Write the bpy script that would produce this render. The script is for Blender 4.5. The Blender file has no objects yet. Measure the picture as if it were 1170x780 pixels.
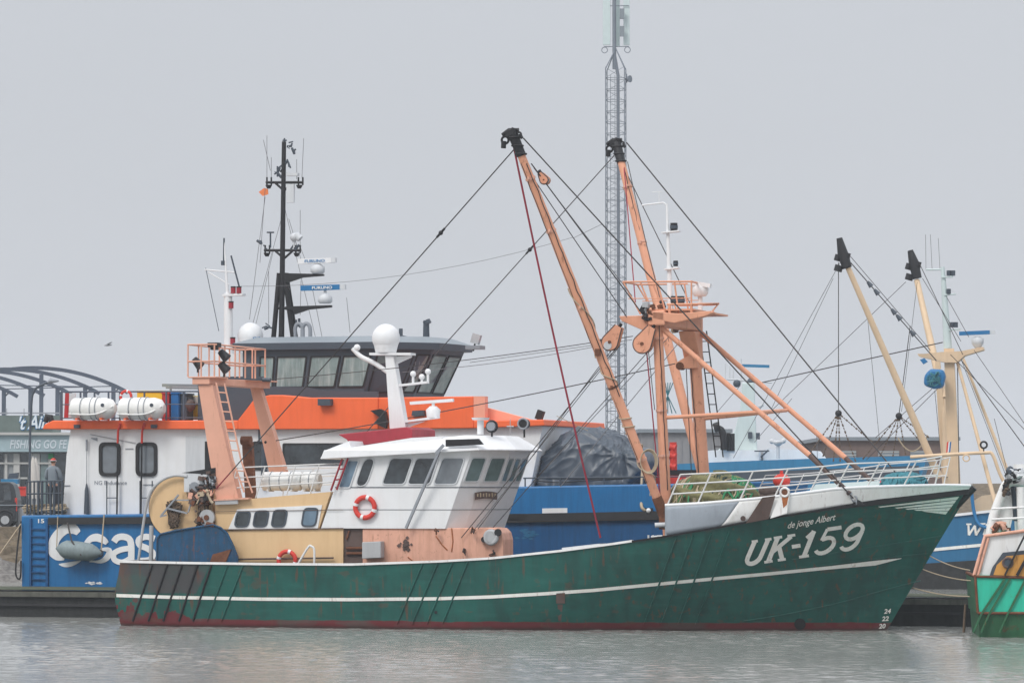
import bpy, bmesh, math, random
from mathutils import Vector, Matrix
random.seed(7)
R = math.radians
C = bpy.context.scene
COL = C.collection

# ------------------------------------------------------------------ camera, world, sun
F, CX, CY, HY, EYE = 4400.0, 585.0, 390.0, 560.0, 4.0
PITCH = math.atan((HY - CY) / F)
cd = bpy.data.cameras.new("camera"); cam = bpy.data.objects.new("camera", cd); COL.objects.link(cam)
cam.location = (0, 0, EYE); cam.rotation_euler = (math.pi / 2 + PITCH, 0, 0)
cd.sensor_width = 36; cd.lens = 36 * F / 1170; cd.clip_start = 0.5; cd.clip_end = 6000
C.camera = cam
w = bpy.data.worlds.new("World"); C.world = w; w.use_nodes = True
nt = w.node_tree; bg = nt.nodes["Background"]
SUN_EL, SUN_AZ = R(48), R(215)
sky = nt.nodes.new("ShaderNodeTexSky"); sky.sky_type = 'NISHITA'; sky.sun_disc = False
sky.sun_elevation = SUN_EL; sky.sun_rotation = SUN_AZ; sky.dust_density = 5; sky.air_density = 1
tc = nt.nodes.new("ShaderNodeTexCoord"); sp = nt.nodes.new("ShaderNodeSeparateXYZ")
nt.links.new(tc.outputs["Generated"], sp.inputs[0])
cr = nt.nodes.new("ShaderNodeMapRange"); cr.inputs[1].default_value = 0.14; cr.inputs[2].default_value = 1.0
cr.inputs[3].default_value = 1.0; cr.inputs[4].default_value = 2.7
nt.links.new(sp.outputs[2], cr.inputs[0])
cl = nt.nodes.new("ShaderNodeTexNoise"); cl.inputs["Scale"].default_value = 3; cl.inputs["Detail"].default_value = 4
mp = nt.nodes.new("ShaderNodeMapping"); mp.inputs["Scale"].default_value = (1, 1, 3)
nt.links.new(tc.outputs["Generated"], mp.inputs[0]); nt.links.new(mp.outputs[0], cl.inputs[0])
cm = nt.nodes.new("ShaderNodeMapRange"); cm.inputs[3].default_value = 0.95; cm.inputs[4].default_value = 1.05
nt.links.new(cl.outputs[0], cm.inputs[0])
mu = nt.nodes.new("ShaderNodeMath"); mu.operation = 'MULTIPLY'
nt.links.new(cr.outputs[0], mu.inputs[0]); nt.links.new(cm.outputs[0], mu.inputs[1])
gr = nt.nodes.new("ShaderNodeVectorMath"); gr.operation = 'SCALE'; gr.inputs[0].default_value = (5.12, 5.32, 5.68)
nt.links.new(mu.outputs[0], gr.inputs["Scale"])
mx = nt.nodes.new("ShaderNodeMix"); mx.data_type = 'RGBA'; mx.inputs[0].default_value = 0.94
nt.links.new(sky.outputs[0], mx.inputs[6]); nt.links.new(gr.outputs[0], mx.inputs[7])
nt.links.new(mx.outputs[2], bg.inputs[0]); bg.inputs[1].default_value = 0.1
sd = bpy.data.lights.new("sun", 'SUN'); so = bpy.data.objects.new("sun", sd); COL.objects.link(so)
sd.energy = 1.4; sd.angle = R(20); sd.color = (1.0, 0.96, 0.9)
dirv = Vector((math.sin(SUN_AZ) * math.cos(SUN_EL), math.cos(SUN_AZ) * math.cos(SUN_EL), math.sin(SUN_EL)))
so.rotation_euler = dirv.to_track_quat('Z', 'Y').to_euler(); so.location = (0, 0, 60)
C.view_settings.view_transform = 'Standard'; C.view_settings.look = 'None'
C.view_settings.exposure = 0.24; C.view_settings.gamma = 1.0; C.view_settings.use_curve_mapping = False
C.cycles.volume_bounces = 1; C.cycles.max_bounces = 6; C.cycles.use_denoising = True

# ------------------------------------------------------------------ materials
def paint(name, col, rough=0.5, var=0.12, streak=0.0, rust=0.0, dirt=None, scale=1.0, metal=0.0, bump=0.02, spec=0.3, rustcol=(0.16, 0.055, 0.02)):
    m = bpy.data.materials.new(name); m.use_nodes = True
    n = m.node_tree.nodes; l = m.node_tree.links; b = n["Principled BSDF"]
    b.inputs["Roughness"].default_value = rough; b.inputs["Metallic"].default_value = metal
    b.inputs["Specular IOR Level"].default_value = spec
    t = n.new("ShaderNodeTexCoord")
    a = n.new("ShaderNodeTexNoise"); a.inputs["Scale"].default_value = 1.3 * scale; a.inputs["Detail"].default_value = 8; a.inputs["Roughness"].default_value = 0.65
    l.new(t.outputs["Object"], a.inputs[0])
    mr = n.new("ShaderNodeMapRange"); mr.inputs[1].default_value = 0.25; mr.inputs[2].default_value = 0.75
    mr.inputs[3].default_value = 1 - var; mr.inputs[4].default_value = 1 + var; l.new(a.outputs[0], mr.inputs[0])
    sc = n.new("ShaderNodeVectorMath"); sc.operation = 'SCALE'; sc.inputs[0].default_value = col; l.new(mr.outputs[0], sc.inputs["Scale"])
    cur = sc.outputs[0]
    def mixin(fac, c2):
        nonlocal cur
        x = n.new("ShaderNodeMix"); x.data_type = 'RGBA'; l.new(fac, x.inputs[0]); l.new(cur, x.inputs[6])
        x.inputs[7].default_value = (*c2, 1); cur = x.outputs[2]
    def masked(sca, lo, hi, amt, det=6):
        mpn = n.new("ShaderNodeMapping"); mpn.inputs["Scale"].default_value = sca; l.new(t.outputs["Object"], mpn.inputs[0])
        q = n.new("ShaderNodeTexNoise"); q.inputs["Scale"].default_value = 1; q.inputs["Detail"].default_value = det; q.inputs["Roughness"].default_value = 0.7
        l.new(mpn.outputs[0], q.inputs[0])
        r = n.new("ShaderNodeMapRange"); r.inputs[1].default_value = lo; r.inputs[2].default_value = hi; r.inputs[3].default_value = 0; r.inputs[4].default_value = amt
        l.new(q.outputs[0], r.inputs[0]); return r.outputs[0]
    if streak: mixin(masked((5, 5, 0.45), 0.46, 0.66, streak), dirt or tuple(c * 0.45 for c in col))
    if rust:
        mixin(masked((8, 8, 0.9), 0.595, 0.66, min(1, rust)), rustcol)
        mixin(masked((2.4 * scale,) * 3, 0.62 - 0.05 * rust, 0.67, min(1, 1.2 * rust), 10), tuple(c * 0.8 for c in rustcol))
    l.new(cur, b.inputs["Base Color"])
    if bump:
        bp = n.new("ShaderNodeBump"); bp.inputs["Strength"].default_value = 0.35; bp.inputs["Distance"].default_value = bump
        l.new(a.outputs[0], bp.inputs["Height"]); l.new(bp.outputs[0], b.inputs["Normal"])
    return m

MT = {}
def P(k, *a, **kw): MT[k] = paint(k, *a, **kw)
P('white', (0.76, 0.77, 0.78), 0.45, 0.05, streak=0.12, dirt=(0.5, 0.46, 0.4))
P('white_worn', (0.79, 0.79, 0.78), 0.5, 0.05, streak=0.2, rust=0.3, dirt=(0.45, 0.38, 0.3))
P('grey_white', (0.58, 0.60, 0.62), 0.5, 0.06, streak=0.2)
P('rail_white', (0.66, 0.66, 0.65), 0.5, 0.08)
P('canister', (0.76, 0.76, 0.74), 0.5, 0.06, streak=0.2, dirt=(0.5, 0.48, 0.44), scale=3)
P('salmon', (0.70, 0.37, 0.265), 0.55, 0.07, streak=0.12, rust=0.22, dirt=(0.5, 0.25, 0.17))
P('salmon_worn', (0.70, 0.38, 0.275), 0.55, 0.1, streak=0.4, rust=0.42, dirt=(0.42, 0.2, 0.12), scale=1.6)
P('boom_paint', (0.70, 0.335, 0.21), 0.55, 0.10, streak=0.2, rust=0.45, dirt=(0.5, 0.22, 0.13))
P('yellow_buff', (0.70, 0.485, 0.27), 0.5, 0.05, streak=0.18, dirt=(0.5, 0.3, 0.14))
P('orange', (0.88, 0.15, 0.045), 0.45, 0.05, streak=0.12)
P('orange_lit', (0.85, 0.36, 0.25), 0.45, 0.05)  # paler copy of orange for the band's lit front face
P('hi_red', (0.62, 0.05, 0.035), 0.5, 0.08)
P('deep_red', (0.33, 0.03, 0.045), 0.55, 0.15, streak=0.3, rust=0.2)
P('blue_hull', (0.012, 0.145, 0.36), 0.4, 0.1, streak=0.3, dirt=(0.01, 0.05, 0.14))
P('blue_dark', (0.010, 0.085, 0.23), 0.45, 0.12, streak=0.35, dirt=(0.01, 0.03, 0.08))
P('blue_board', (0.008, 0.065, 0.145), 0.6, 0.3, streak=0.7, rust=0.7, dirt=(0.02, 0.04, 0.06), scale=2)
P('teal_blue', (0.03, 0.19, 0.36), 0.5, 0.1, streak=0.2)
P('far_blue', (0.022, 0.14, 0.28), 0.5, 0.1, streak=0.2)
P('slate', (0.06, 0.075, 0.095), 0.45, 0.08)
P('slate_light', (0.22, 0.25, 0.275), 0.5, 0.06)
P('black', (0.018, 0.018, 0.02), 0.5, 0.2)
P('rubber', (0.03, 0.03, 0.032), 0.8, 0.25)
P('wire', (0.05, 0.045, 0.045), 0.6, 0.2, bump=0)
P('wire_grey', (0.16, 0.16, 0.17), 0.6, 0.2, bump=0)
P('steel', (0.27, 0.29, 0.32), 0.45, 0.1, bump=0)
P('grey_paint', (0.33, 0.37, 0.42), 0.5, 0.07, streak=0.2, rust=0.1)
P('aluminium', (0.42, 0.43, 0.44), 0.4, 0.1, streak=0.2)
P('rust', (0.14, 0.055, 0.028), 0.85, 0.5, scale=4, rust=0.8)
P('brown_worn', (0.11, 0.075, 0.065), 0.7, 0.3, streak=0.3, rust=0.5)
P('rope_red', (0.27, 0.03, 0.05), 0.8, 0.3, bump=0)
P('rope_tan', (0.42, 0.34, 0.24), 0.9, 0.2, bump=0)
P('net_brown', (0.12, 0.085, 0.06), 0.95, 0.4, scale=4)
P('net_olive', (0.17, 0.16, 0.075), 0.95, 0.45, scale=5, bump=0.06)
P('net_dark', (0.035, 0.06, 0.05), 0.95, 0.4, scale=4)
P('net_green', (0.035, 0.20, 0.085), 0.9, 0.3, scale=4)
P('net_teal', (0.05, 0.19, 0.23), 0.9, 0.4, scale=4)
P('cream', (0.70, 0.52, 0.345), 0.5, 0.07, streak=0.15)
P('pale_green', (0.56, 0.65, 0.645), 0.5, 0.06, streak=0.1)
P('bright_green', (0.03, 0.50, 0.34), 0.45, 0.1, streak=0.3, rust=0.3, dirt=(0.02, 0.22, 0.12))
P('dull_green', (0.03, 0.13, 0.06), 0.6, 0.2, streak=0.4, rust=0.5)
P('ochre', (0.55, 0.27, 0.06), 0.6, 0.15, rust=0.5)
P('concrete', (0.10, 0.10, 0.085), 0.9, 0.3, streak=0.5, dirt=(0.035, 0.038, 0.03), scale=1.5, bump=0.05)
P('algae', (0.065, 0.075, 0.045), 0.9, 0.35, scale=2, bump=0.05)
P('dark_quay', (0.03, 0.032, 0.032), 0.85, 0.35, streak=0.4, scale=2, bump=0.05)
P('brick_wall', (0.16, 0.115, 0.10), 0.9, 0.15, scale=2)
P('grey_wall', (0.26, 0.26, 0.27), 0.9, 0.08, scale=2)
P('facade', (0.30, 0.32, 0.33), 0.85, 0.1)
P('facade_light', (0.46, 0.46, 0.44), 0.85, 0.08)
P('sign_band', (0.33, 0.43, 0.46), 0.6, 0.1)
P('sign_letter', (0.60, 0.66, 0.70), 0.6, 0.05)
P('terrace_green', (0.13, 0.165, 0.155), 0.8, 0.2)
P('tower_steel', (0.19, 0.215, 0.25), 0.5, 0.1, bump=0)
P('arch_steel', (0.085, 0.105, 0.14), 0.6, 0.1)
P('fender_grey', (0.21, 0.26, 0.27), 0.6, 0.2, streak=0.3, scale=2)
P('text_white', (0.80, 0.80, 0.76), 0.5, 0.06, streak=0.25, rust=0.3, dirt=(0.6, 0.5, 0.35))
P('text_grey', (0.22, 0.24, 0.28), 0.5, 0.05)
P('bin_red', (0.42, 0.03, 0.035), 0.5, 0.08)
P('bin_blue', (0.015, 0.13, 0.36), 0.5, 0.08)
P('bin_yellow', (0.72, 0.50, 0.03), 0.5, 0.08)
P('pennant', (0.75, 0.22, 0.08), 0.8, 0.1)
P('radar_blue', (0.02, 0.16, 0.36), 0.4, 0.05)
P('car_paint', (0.035, 0.04, 0.045), 0.3, 0.1)
P('tarp_pale', (0.52, 0.49, 0.45), 0.9, 0.1)
P('grass_bank', (0.13, 0.10, 0.065), 1.0, 0.6, scale=2.2, bump=0.25, streak=0.5)
P('riprap', (0.15, 0.14, 0.13), 1.0, 0.7, scale=3, bump=0.3)
P('yard', (0.17, 0.17, 0.165), 0.95, 0.15, scale=0.3)
P('gull_grey', (0.35, 0.36, 0.38), 0.8, 0.1)
P('rust_stain', (0.34, 0.11, 0.035), 0.8, 0.4, scale=6)

def glass(name, col, rough=0.06, var=0.3, sca=(3, 3, 3)):
    m = paint(name, col, rough, var, bump=0, spec=0.8); MT[name] = m
    t = [n for n in m.node_tree.nodes if n.type == 'TEX_NOISE'][0]; t.inputs["Scale"].default_value = 1.6; t.inputs["Detail"].default_value = 3
glass('glass_dark', (0.03, 0.038, 0.044), 0.06, 0.85); glass('glass_teal', (0.15, 0.21, 0.21), 0.1, 0.35); glass('glass_grey', (0.16, 0.18, 0.2), 0.15, 0.25)  # strong mottling of the dark glass paints in sky seen through panes
glass('glass_blue', (0.13, 0.2, 0.27), 0.12, 0.25)
# rain-streaked bridge glass, pale tint painted in for sky seen through
m = MT['glass_rain_sky'] = paint('glass_rain_sky', (0.17, 0.24, 0.235), 0.12, 0.3, bump=0, spec=0.8, streak=0.7, dirt=(0.38, 0.45, 0.44))

# weathered black tarpaulin
def tarp():
    m = paint('tarpaulin', (0.048, 0.066, 0.09), 0.42, 0.12, scale=1.0, bump=0.0, spec=0.6); MT['tarpaulin'] = m
tarp()

# hull paint of the trawler: green, black aft, boot top, by position on the ship
def hull_material():
    m = paint('hull_paint', (0.008, 0.088, 0.072), 0.48, 0.22, streak=0.35, dirt=(0.02, 0.06, 0.052), scale=0.7, bump=0.03)
    n = m.node_tree.nodes; l = m.node_tree.links; b = n["Principled BSDF"]
    cur = b.inputs["Base Color"].links[0].from_socket
    t = [x for x in n if x.type == 'TEX_COORD'][0]
    s = n.new("ShaderNodeSeparateXYZ"); l.new(t.outputs["Object"], s.inputs[0])
    def math_(op, a, bb):
        q = n.new("ShaderNodeMath"); q.operation = op
        for i, v in enumerate((a, bb)):
            if isinstance(v, (int, float)): q.inputs[i].default_value = v
            else: l.new(v, q.inputs[i])
        return q.outputs[0]
    def noise(sca, det=6):
        mpn = n.new("ShaderNodeMapping"); mpn.inputs["Scale"].default_value = sca; l.new(t.outputs["Object"], mpn.inputs[0])
        q = n.new("ShaderNodeTexNoise"); q.inputs["Scale"].default_value = 1; q.inputs["Detail"].default_value = det
        l.new(mpn.outputs[0], q.inputs[0]); return q.outputs[0]
    def step(v, lo, hi, a=0.0, bb=1.0):
        r = n.new("ShaderNodeMapRange"); l.new(v, r.inputs[0]); r.inputs[1].default_value = lo; r.inputs[2].default_value = hi
        r.inputs[3].default_value = a; r.inputs[4].default_value = bb; return r.outputs[0]
    def mixin(fac, c2, c2b=None):
        nonlocal cur
        x = n.new("ShaderNodeMix"); x.data_type = 'RGBA'; l.new(fac, x.inputs[0]); l.new(cur, x.inputs[6]); x.inputs[7].default_value = (*c2, 1); cur = x.outputs[2]
    # scuffs
    mixin(step(noise((1.2, 1, 6)), 0.53, 0.64, 0, 0.30), (0.022, 0.125, 0.105))
    mixin(step(noise((2.2, 2, 0.5), 8), 0.52, 0.62, 0, 0.45), (0.012, 0.045, 0.04))
    # black aft plating above the stripe
    k = math_('SUBTRACT', s.outputs[0], math_('MULTIPLY', s.outputs[2], 0.55))
    aft = math_('MULTIPLY', step(k, AFT_K - 0.04, AFT_K, 1, 0), step(s.outputs[2], 0.96, 1.0))
    aftn = math_('MULTIPLY', aft, step(noise((3, 3, 3), 9), 0.3, 0.5, 0.75, 1))
    mixin(aftn, (0.062, 0.062, 0.064))
    # red bottom paint with a worn edge, higher at the stern
    edge = math_('ADD', s.outputs[2], math_('MULTIPLY', noise((1.5, 1.5, 4), 8), -0.10))
    wear = math_('MULTIPLY', step(s.outputs[0], 0.0, 2.8, 1, 0), step(noise((2.6, 2.6, 2.6), 12), 0.42, 0.66, 0, 0.85))
    edge2 = math_('SUBTRACT', edge, wear)
    mixin(step(edge2, 0.165, 0.19, 1, 0), (0.13, 0.020, 0.024))
    # rust runs
    mixin(step(noise((7, 7, 0.7), 8), 0.61, 0.68, 0, 0.6), (0.13, 0.05, 0.025))
    mixin(step(noise((1.7, 1.7, 3.2), 12), 0.63, 0.67, 0, 0.45), (0.10, 0.055, 0.035))
    mixin(step(noise((0.5, 0.5, 1.2), 4), 0.52, 0.60, 0, 0.3), (0.012, 0.13, 0.105))
    st = math_('MULTIPLY', step(s.outputs[0], 0.0, 0.8, 1, 0), step(noise((3, 3, 1.2), 8), 0.48, 0.6))
    mixin(math_('MULTIPLY', st, 0.8), (0.12, 0.06, 0.04))
    # slime at the waterline
    mixin(step(edge, -0.02, 0.04, 0.7, 0), (0.045, 0.03, 0.025))
    l.new(cur, b.inputs["Base Color"])
    wv = n.new("ShaderNodeTexWave"); wv.wave_type = 'BANDS'; wv.bands_direction = 'X'; wv.inputs["Scale"].default_value = 0.62; wv.inputs["Distortion"].default_value = 1.2; wv.inputs["Detail"].default_value = 2
    l.new(t.outputs["Object"], wv.inputs[0])
    b2 = n.new("ShaderNodeBump"); b2.inputs["Strength"].default_value = 0.5; b2.inputs["Distance"].default_value = 0.035
    l.new(math_('ADD', wv.outputs[1], math_('MULTIPLY', noise((1.6, 1.6, 1.6), 3), 1.6)), b2.inputs["Height"])
    old = b.inputs["Normal"].links[0].from_socket; l.new(old, b2.inputs["Normal"]); l.new(b2.outputs[0], b.inputs["Normal"])
    MT['hull_paint'] = m

# ------------------------------------------------------------------ mesh helpers
class MB:
    def __init__(s): s.v = []; s.f = []; s.m = []; s.mats = []; s.sm = []
    def _mi(s, mat):
        if mat not in s.mats: s.mats.append(mat)
        return s.mats.index(mat)
    def add(s, vs, fs, mat=None, smooth=False):
        o = len(s.v); s.v += [tuple(p) for p in vs]; mi = s._mi(mat)
        for f in fs: s.f.append([i + o for i in f]); s.m.append(mi); s.sm.append(smooth)
        return s
    def prism(s, a, b, mat=None):          # two matching 3-D loops
        n = len(a); return s.add(list(a) + list(b), [list(range(n)), list(range(2 * n - 1, n - 1, -1))] + [[i, i + n, (i + 1) % n + n, (i + 1) % n] for i in range(n)], mat)
    def box(s, c, d, mat=None, rot=None):
        vs = [Vector((x * d[0] / 2, y * d[1] / 2, z * d[2] / 2)) for z in (-1, 1) for x, y in ((-1, -1), (1, -1), (1, 1), (-1, 1))]
        if rot is not None: vs = [rot @ p for p in vs]
        vs = [p + Vector(c) for p in vs]
        return s.add(vs, [[3, 2, 1, 0], [4, 5, 6, 7], [0, 1, 5, 4], [1, 2, 6, 5], [2, 3, 7, 6], [3, 0, 4, 7]], mat)
    def bar(s, p, q, wd, ht, mat=None):    # rectangular bar
        p = Vector(p); q = Vector(q); d = (q - p); L = d.length
        if L < 1e-6: return s
        rot = d.to_track_quat('X', 'Z').to_matrix(); return s.box((p + q) / 2, (L, wd, ht), mat, rot)
    def tube(s, pts, r, n=8, mat=None, cap=True):
        pts = [Vector(p) for p in pts]; k = len(pts); rr = r if isinstance(r, (list, tuple)) else [r] * k
        vs = []; up = None
        for i in range(k):
            d = (pts[min(i + 1, k - 1)] - pts[max(i - 1, 0)]).normalized()
            if up is None or abs(d.dot(up)) > 0.98: up = Vector((0, 0, 1)) if abs(d.z) < 0.9 else Vector((0, 1, 0))
            x = d.cross(up).normalized(); y = x.cross(d).normalized(); up = y
            for j in range(n):
                a = 2 * math.pi * j / n; vs.append(pts[i] + (x * math.cos(a) + y * math.sin(a)) * rr[i])
        fs = [[i * n + j, i * n + (j + 1) % n, (i + 1) * n + (j + 1) % n, (i + 1) * n + j] for i in range(k - 1) for j in range(n)]
        s.add(vs, fs, mat, n > 4)
        if cap: s.add(vs[:n], [list(range(n))[::-1]], mat); s.add(vs[-n:], [list(range(n))], mat)
        return s
    def sphere(s, c, r, mat=None, nu=16, nv=10, sc=(1, 1, 1), lo=-1.0):
        vs = []; fs = []
        for j in range(nv + 1):
            t = math.asin(lo) + (math.pi / 2 - math.asin(lo)) * j / nv
            for i in range(nu):
                a = 2 * math.pi * i / nu; vs.append((c[0] + r * sc[0] * math.cos(t) * math.cos(a), c[1] + r * sc[1] * math.cos(t) * math.sin(a), c[2] + r * sc[2] * math.sin(t)))
        for j in range(nv):
            for i in range(nu): fs.append([j * nu + i, j * nu + (i + 1) % nu, (j + 1) * nu + (i + 1) % nu, (j + 1) * nu + i])
        return s.add(vs, fs, mat, True)
    def torus(s, c, R_, r, ax='y', mat=None, n=28, m=10, a0=0, a1=2 * math.pi, sq=1.0):
        pts = []
        full = abs(a1 - a0 - 2 * math.pi) < 1e-3
        for i in range(n + 1):
            a = a0 + (a1 - a0) * i / n; x, y = math.cos(a) * R_, math.sin(a) * R_ * sq
            pts.append(Vector(c) + (Vector((x, 0, y)) if ax == 'y' else Vector((0, x, y)) if ax == 'x' else Vector((x, y, 0))))
        return s.tube(pts, r, m, mat, cap=not full)
    def build(s, name, mat=None, parent=None, label=None, cat=None, group=None, kind=None, bevel=0, solid=0, split=False):
        if split:
            par = list(range(len(s.v)))
            def fd(i):
                while par[i] != i: par[i] = par[par[i]]; i = par[i]
                return i
            for f in s.f:
                for i in f[1:]: par[fd(i)] = fd(f[0])
            gs = {}
            for k, f in enumerate(s.f): gs.setdefault(fd(f[0]), []).append(k)
            out = None
            for ks in gs.values():
                m2 = MB(); mp2 = {}
                for k in ks:
                    for i in s.f[k]:
                        if i not in mp2: mp2[i] = len(m2.v); m2.v.append(s.v[i])
                    m2.f.append([mp2[i] for i in s.f[k]]); m2.m.append(m2._mi(s.mats[s.m[k]] or mat)); m2.sm.append(s.sm[k])
                out = m2.build(name, mat, parent, label, cat, group, kind, bevel, solid)
            return out
        me = bpy.data.meshes.new(name); me.from_pydata(s.v, [], s.f)
        names = [x if x else mat for x in (s.mats or [mat])]
        if mat and s.mats and None not in s.mats: pass
        for x in names: me.materials.append(MT[x])
        for i, p in enumerate(me.polygons): p.material_index = min(s.m[i], len(names) - 1); p.use_smooth = s.sm[i]
        bm = bmesh.new(); bm.from_mesh(me); bmesh.ops.recalc_face_normals(bm, faces=bm.faces); bm.to_mesh(me); bm.free()
        o = bpy.data.objects.new(name, me); COL.objects.link(o)
        if parent: o.parent = parent
        if bevel:
            b = o.modifiers.new("bevel", 'BEVEL'); b.width = bevel; b.segments = 2; b.limit_method = 'ANGLE'
        if solid:
            b = o.modifiers.new("solid", 'SOLIDIFY'); b.thickness = solid; b.offset = 0
        tag(o, label, cat, group, kind)
        return o

def tag(o, label=None, cat=None, group=None, kind=None):
    if label: o['label'] = label
    if cat: o['category'] = cat
    if group: o['group'] = group
    if kind: o['kind'] = kind
    return o

class Frame:
    """ship / site frame: x forward (to the right of the photo), y away to port, z up"""
    def __init__(s, ox, oy, th): s.o = Vector((ox, oy, 0)); s.th = R(th); s.c = math.cos(s.th); s.s = math.sin(s.th)
    def to_local(s, p): d = Vector(p) - s.o; return Vector((d.x * s.c - d.y * s.s, d.x * s.s + d.y * s.c, d.z))
    def to_world(s, p): return Vector((s.o.x + p[0] * s.c + p[1] * s.s, s.o.y - p[0] * s.s + p[1] * s.c, p[2]))
    def ray(s, px, py):
        x = (px - CX) / F; y = -(py - CY) / F
        d = Vector((x, math.cos(PITCH) - y * math.sin(PITCH), math.sin(PITCH) + y * math.cos(PITCH)))
        dl = Vector((d.x * s.c - d.y * s.s, d.x * s.s + d.y * s.c, d.z)); return s.to_local((0, 0, EYE)), dl
    def at(s, px, py, v):
        o, d = s.ray(px, py); t = (v - o.y) / d.y; return o + d * t
    def at_u(s, px, py, u):
        o, d = s.ray(px, py); t = (u - o.x) / d.x; return o + d * t
    def at_z(s, px, py, z):
        o, d = s.ray(px, py); t = (z - o.z) / d.z; return o + d * t
    def empty(s, name, label, cat, group=None, at=(0, 0, 0)):
        e = bpy.data.objects.new(name, None); COL.objects.link(e); e.empty_display_size = 0.2
        e.location = s.to_world(at); e.rotation_euler = (0, 0, -s.th); return tag(e, label, cat, group)
    def loop(s, pts, v): return [s.at(x, y, v) for x, y in pts]
    def prism(s, mb, pts, v0, v1, mat=None):
        a = s.loop(pts, v0); b = [Vector((p.x, v1, p.z)) for p in a]; return mb.prism(a, b, mat)

def free_thing(o, fr):          # a one-mesh thing whose mesh is written in a ship frame
    o.location = fr.to_world((0, 0, 0)); o.rotation_euler = (0, 0, -fr.th); return o

def sag(p, q, d=0.0, n=12):
    p = Vector(p); q = Vector(q); return [p.lerp(q, i / n) - Vector((0, 0, d * 4 * (i / n) * (1 - i / n))) for i in range(n + 1)]
def smooth_path(pts, n=6):
    pts = [Vector(p) for p in pts]; out = []
    for i in range(len(pts) - 1):
        p0, p1, p2, p3 = pts[max(i - 1, 0)], pts[i], pts[i + 1], pts[min(i + 2, len(pts) - 1)]
        for k in range(n):
            t = k / n; out.append(0.5 * ((2 * p1) + (p2 - p0) * t + (2 * p0 - 5 * p1 + 4 * p2 - p3) * t * t + (3 * p1 - p0 - 3 * p2 + p3) * t ** 3))
    return out + [pts[-1]]

def rounded(corners, rad, n=4):
    """corners: 4 Vectors; rounded loop"""
    out = []; k = len(corners)
    for i in range(k):
        p = corners[i]; a = corners[i - 1]; b = corners[(i + 1) % k]
        ra = min(rad, (a - p).length * .48); rb = min(rad, (b - p).length * .48)
        A = p + (a - p).normalized() * ra; B = p + (b - p).normalized() * rb
        for j in range(n + 1):
            t = j / n; out.append((1 - t) ** 2 * A + 2 * t * (1 - t) * p + t * t * B)
    return out

def window(parent, corners, rad=0.12, fw=0.06, proud=0.03, fmat='rubber', gmat='glass_dark', name='window'):
    """corners bl, br, tr, tl in the parent's frame, seen from outside; frame ring + pane"""
    c = [Vector(p) for p in corners]; nrm = (c[1] - c[0]).cross(c[3] - c[0]).normalized()
    mid = sum(c, Vector()) / 4
    outer = rounded(c, rad + fw * .6)
    inn = []
    for p in c:
        d = p - mid; e1 = (c[1] - c[0]).normalized(); e2 = (c[3] - c[0]).normalized()
        a = d.dot(e1); b = (d - e1 * a).dot(e2)
        inn.append(p - e1 * math.copysign(fw, a) - e2 * math.copysign(fw, d.dot(Vector((0, 0, 1)))))
    inner = rounded(inn, rad)
    n = len(outer); mb = MB()
    A = [p + nrm * proud for p in outer]; B = [p + nrm * proud for p in inner]; A0 = [p - nrm * .02 for p in outer]; B0 = [p + nrm * 0.002 for p in inner]
    vs = A + B + A0 + B0
    fs = [[i, (i + 1) % n, n + (i + 1) % n, n + i] for i in range(n)] + [[i, 2 * n + i, 2 * n + (i + 1) % n, (i + 1) % n] for i in range(n)] + [[n + i, n + (i + 1) % n, 3 * n + (i + 1) % n, 3 * n + i] for i in range(n)]
    mb.add(vs, fs)
    o = mb.build(name, fmat, parent)
    g = MB(); g.add([p + nrm * 0.008 for p in inner], [list(range(n))])
    g.build('pane', gmat, o)
    return o
def pwin(fr, parent, x0, y0, x1, y1, v, slant=0.0, **kw):
    return window(parent, [fr.at(x0, y1, v), fr.at(x1, y1, v), fr.at(x1 + slant, y0, v), fr.at(x0 + slant, y0, v)], **kw)

def ladder_mesh(mb, a, b, wv, step=0.3, r=0.02):
    a = Vector(a); b = Vector(b); wv = Vector(wv); L = (b - a).length
    mb.tube([a, b], r, 6); mb.tube([a + wv, b + wv], r, 6)
    k = int(L / step)
    for i in range(1, k): p = a.lerp(b, i / k); mb.tube([p, p + wv], r * .8, 6)
    return mb

def text2d(body, shear=0.0, bold=0.0):
    cu = bpy.data.curves.new("t", 'FONT'); cu.body = body; cu.shear = shear; cu.offset = bold; cu.resolution_u = 3
    o = bpy.data.objects.new("t", cu); COL.objects.link(o); bpy.context.view_layer.update()
    me = o.to_mesh(); vs = [(v.co.x, v.co.y) for v in me.vertices]; fs = [list(p.vertices) for p in me.polygons]
    o.to_mesh_clear(); COL.objects.unlink(o); bpy.data.objects.remove(o)
    x0 = min(v[0] for v in vs); x1 = max(v[0] for v in vs); y1 = max(v[1] for v in vs)
    return vs, fs, x0, x1, y1
def text_obj(name, body, parent, mat, mapf, p0, p1, h, shear=0.0, bold=0.0):
    """p0,p1: photo pixels of the start and end of the base line, h: height in pixels; mapf(px,py)->point on the surface"""
    vs, fs, x0, x1, y1 = text2d(body, shear, bold)
    out = []
    for x, y in vs:
        t = (x - x0) / (x1 - x0); out.append(mapf(p0[0] + (p1[0] - p0[0]) * t, p0[1] + (p1[1] - p0[1]) * t - h * y / y1))
    mb = MB(); mb.add(out, fs); return mb.build(name, mat, parent)

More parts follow.
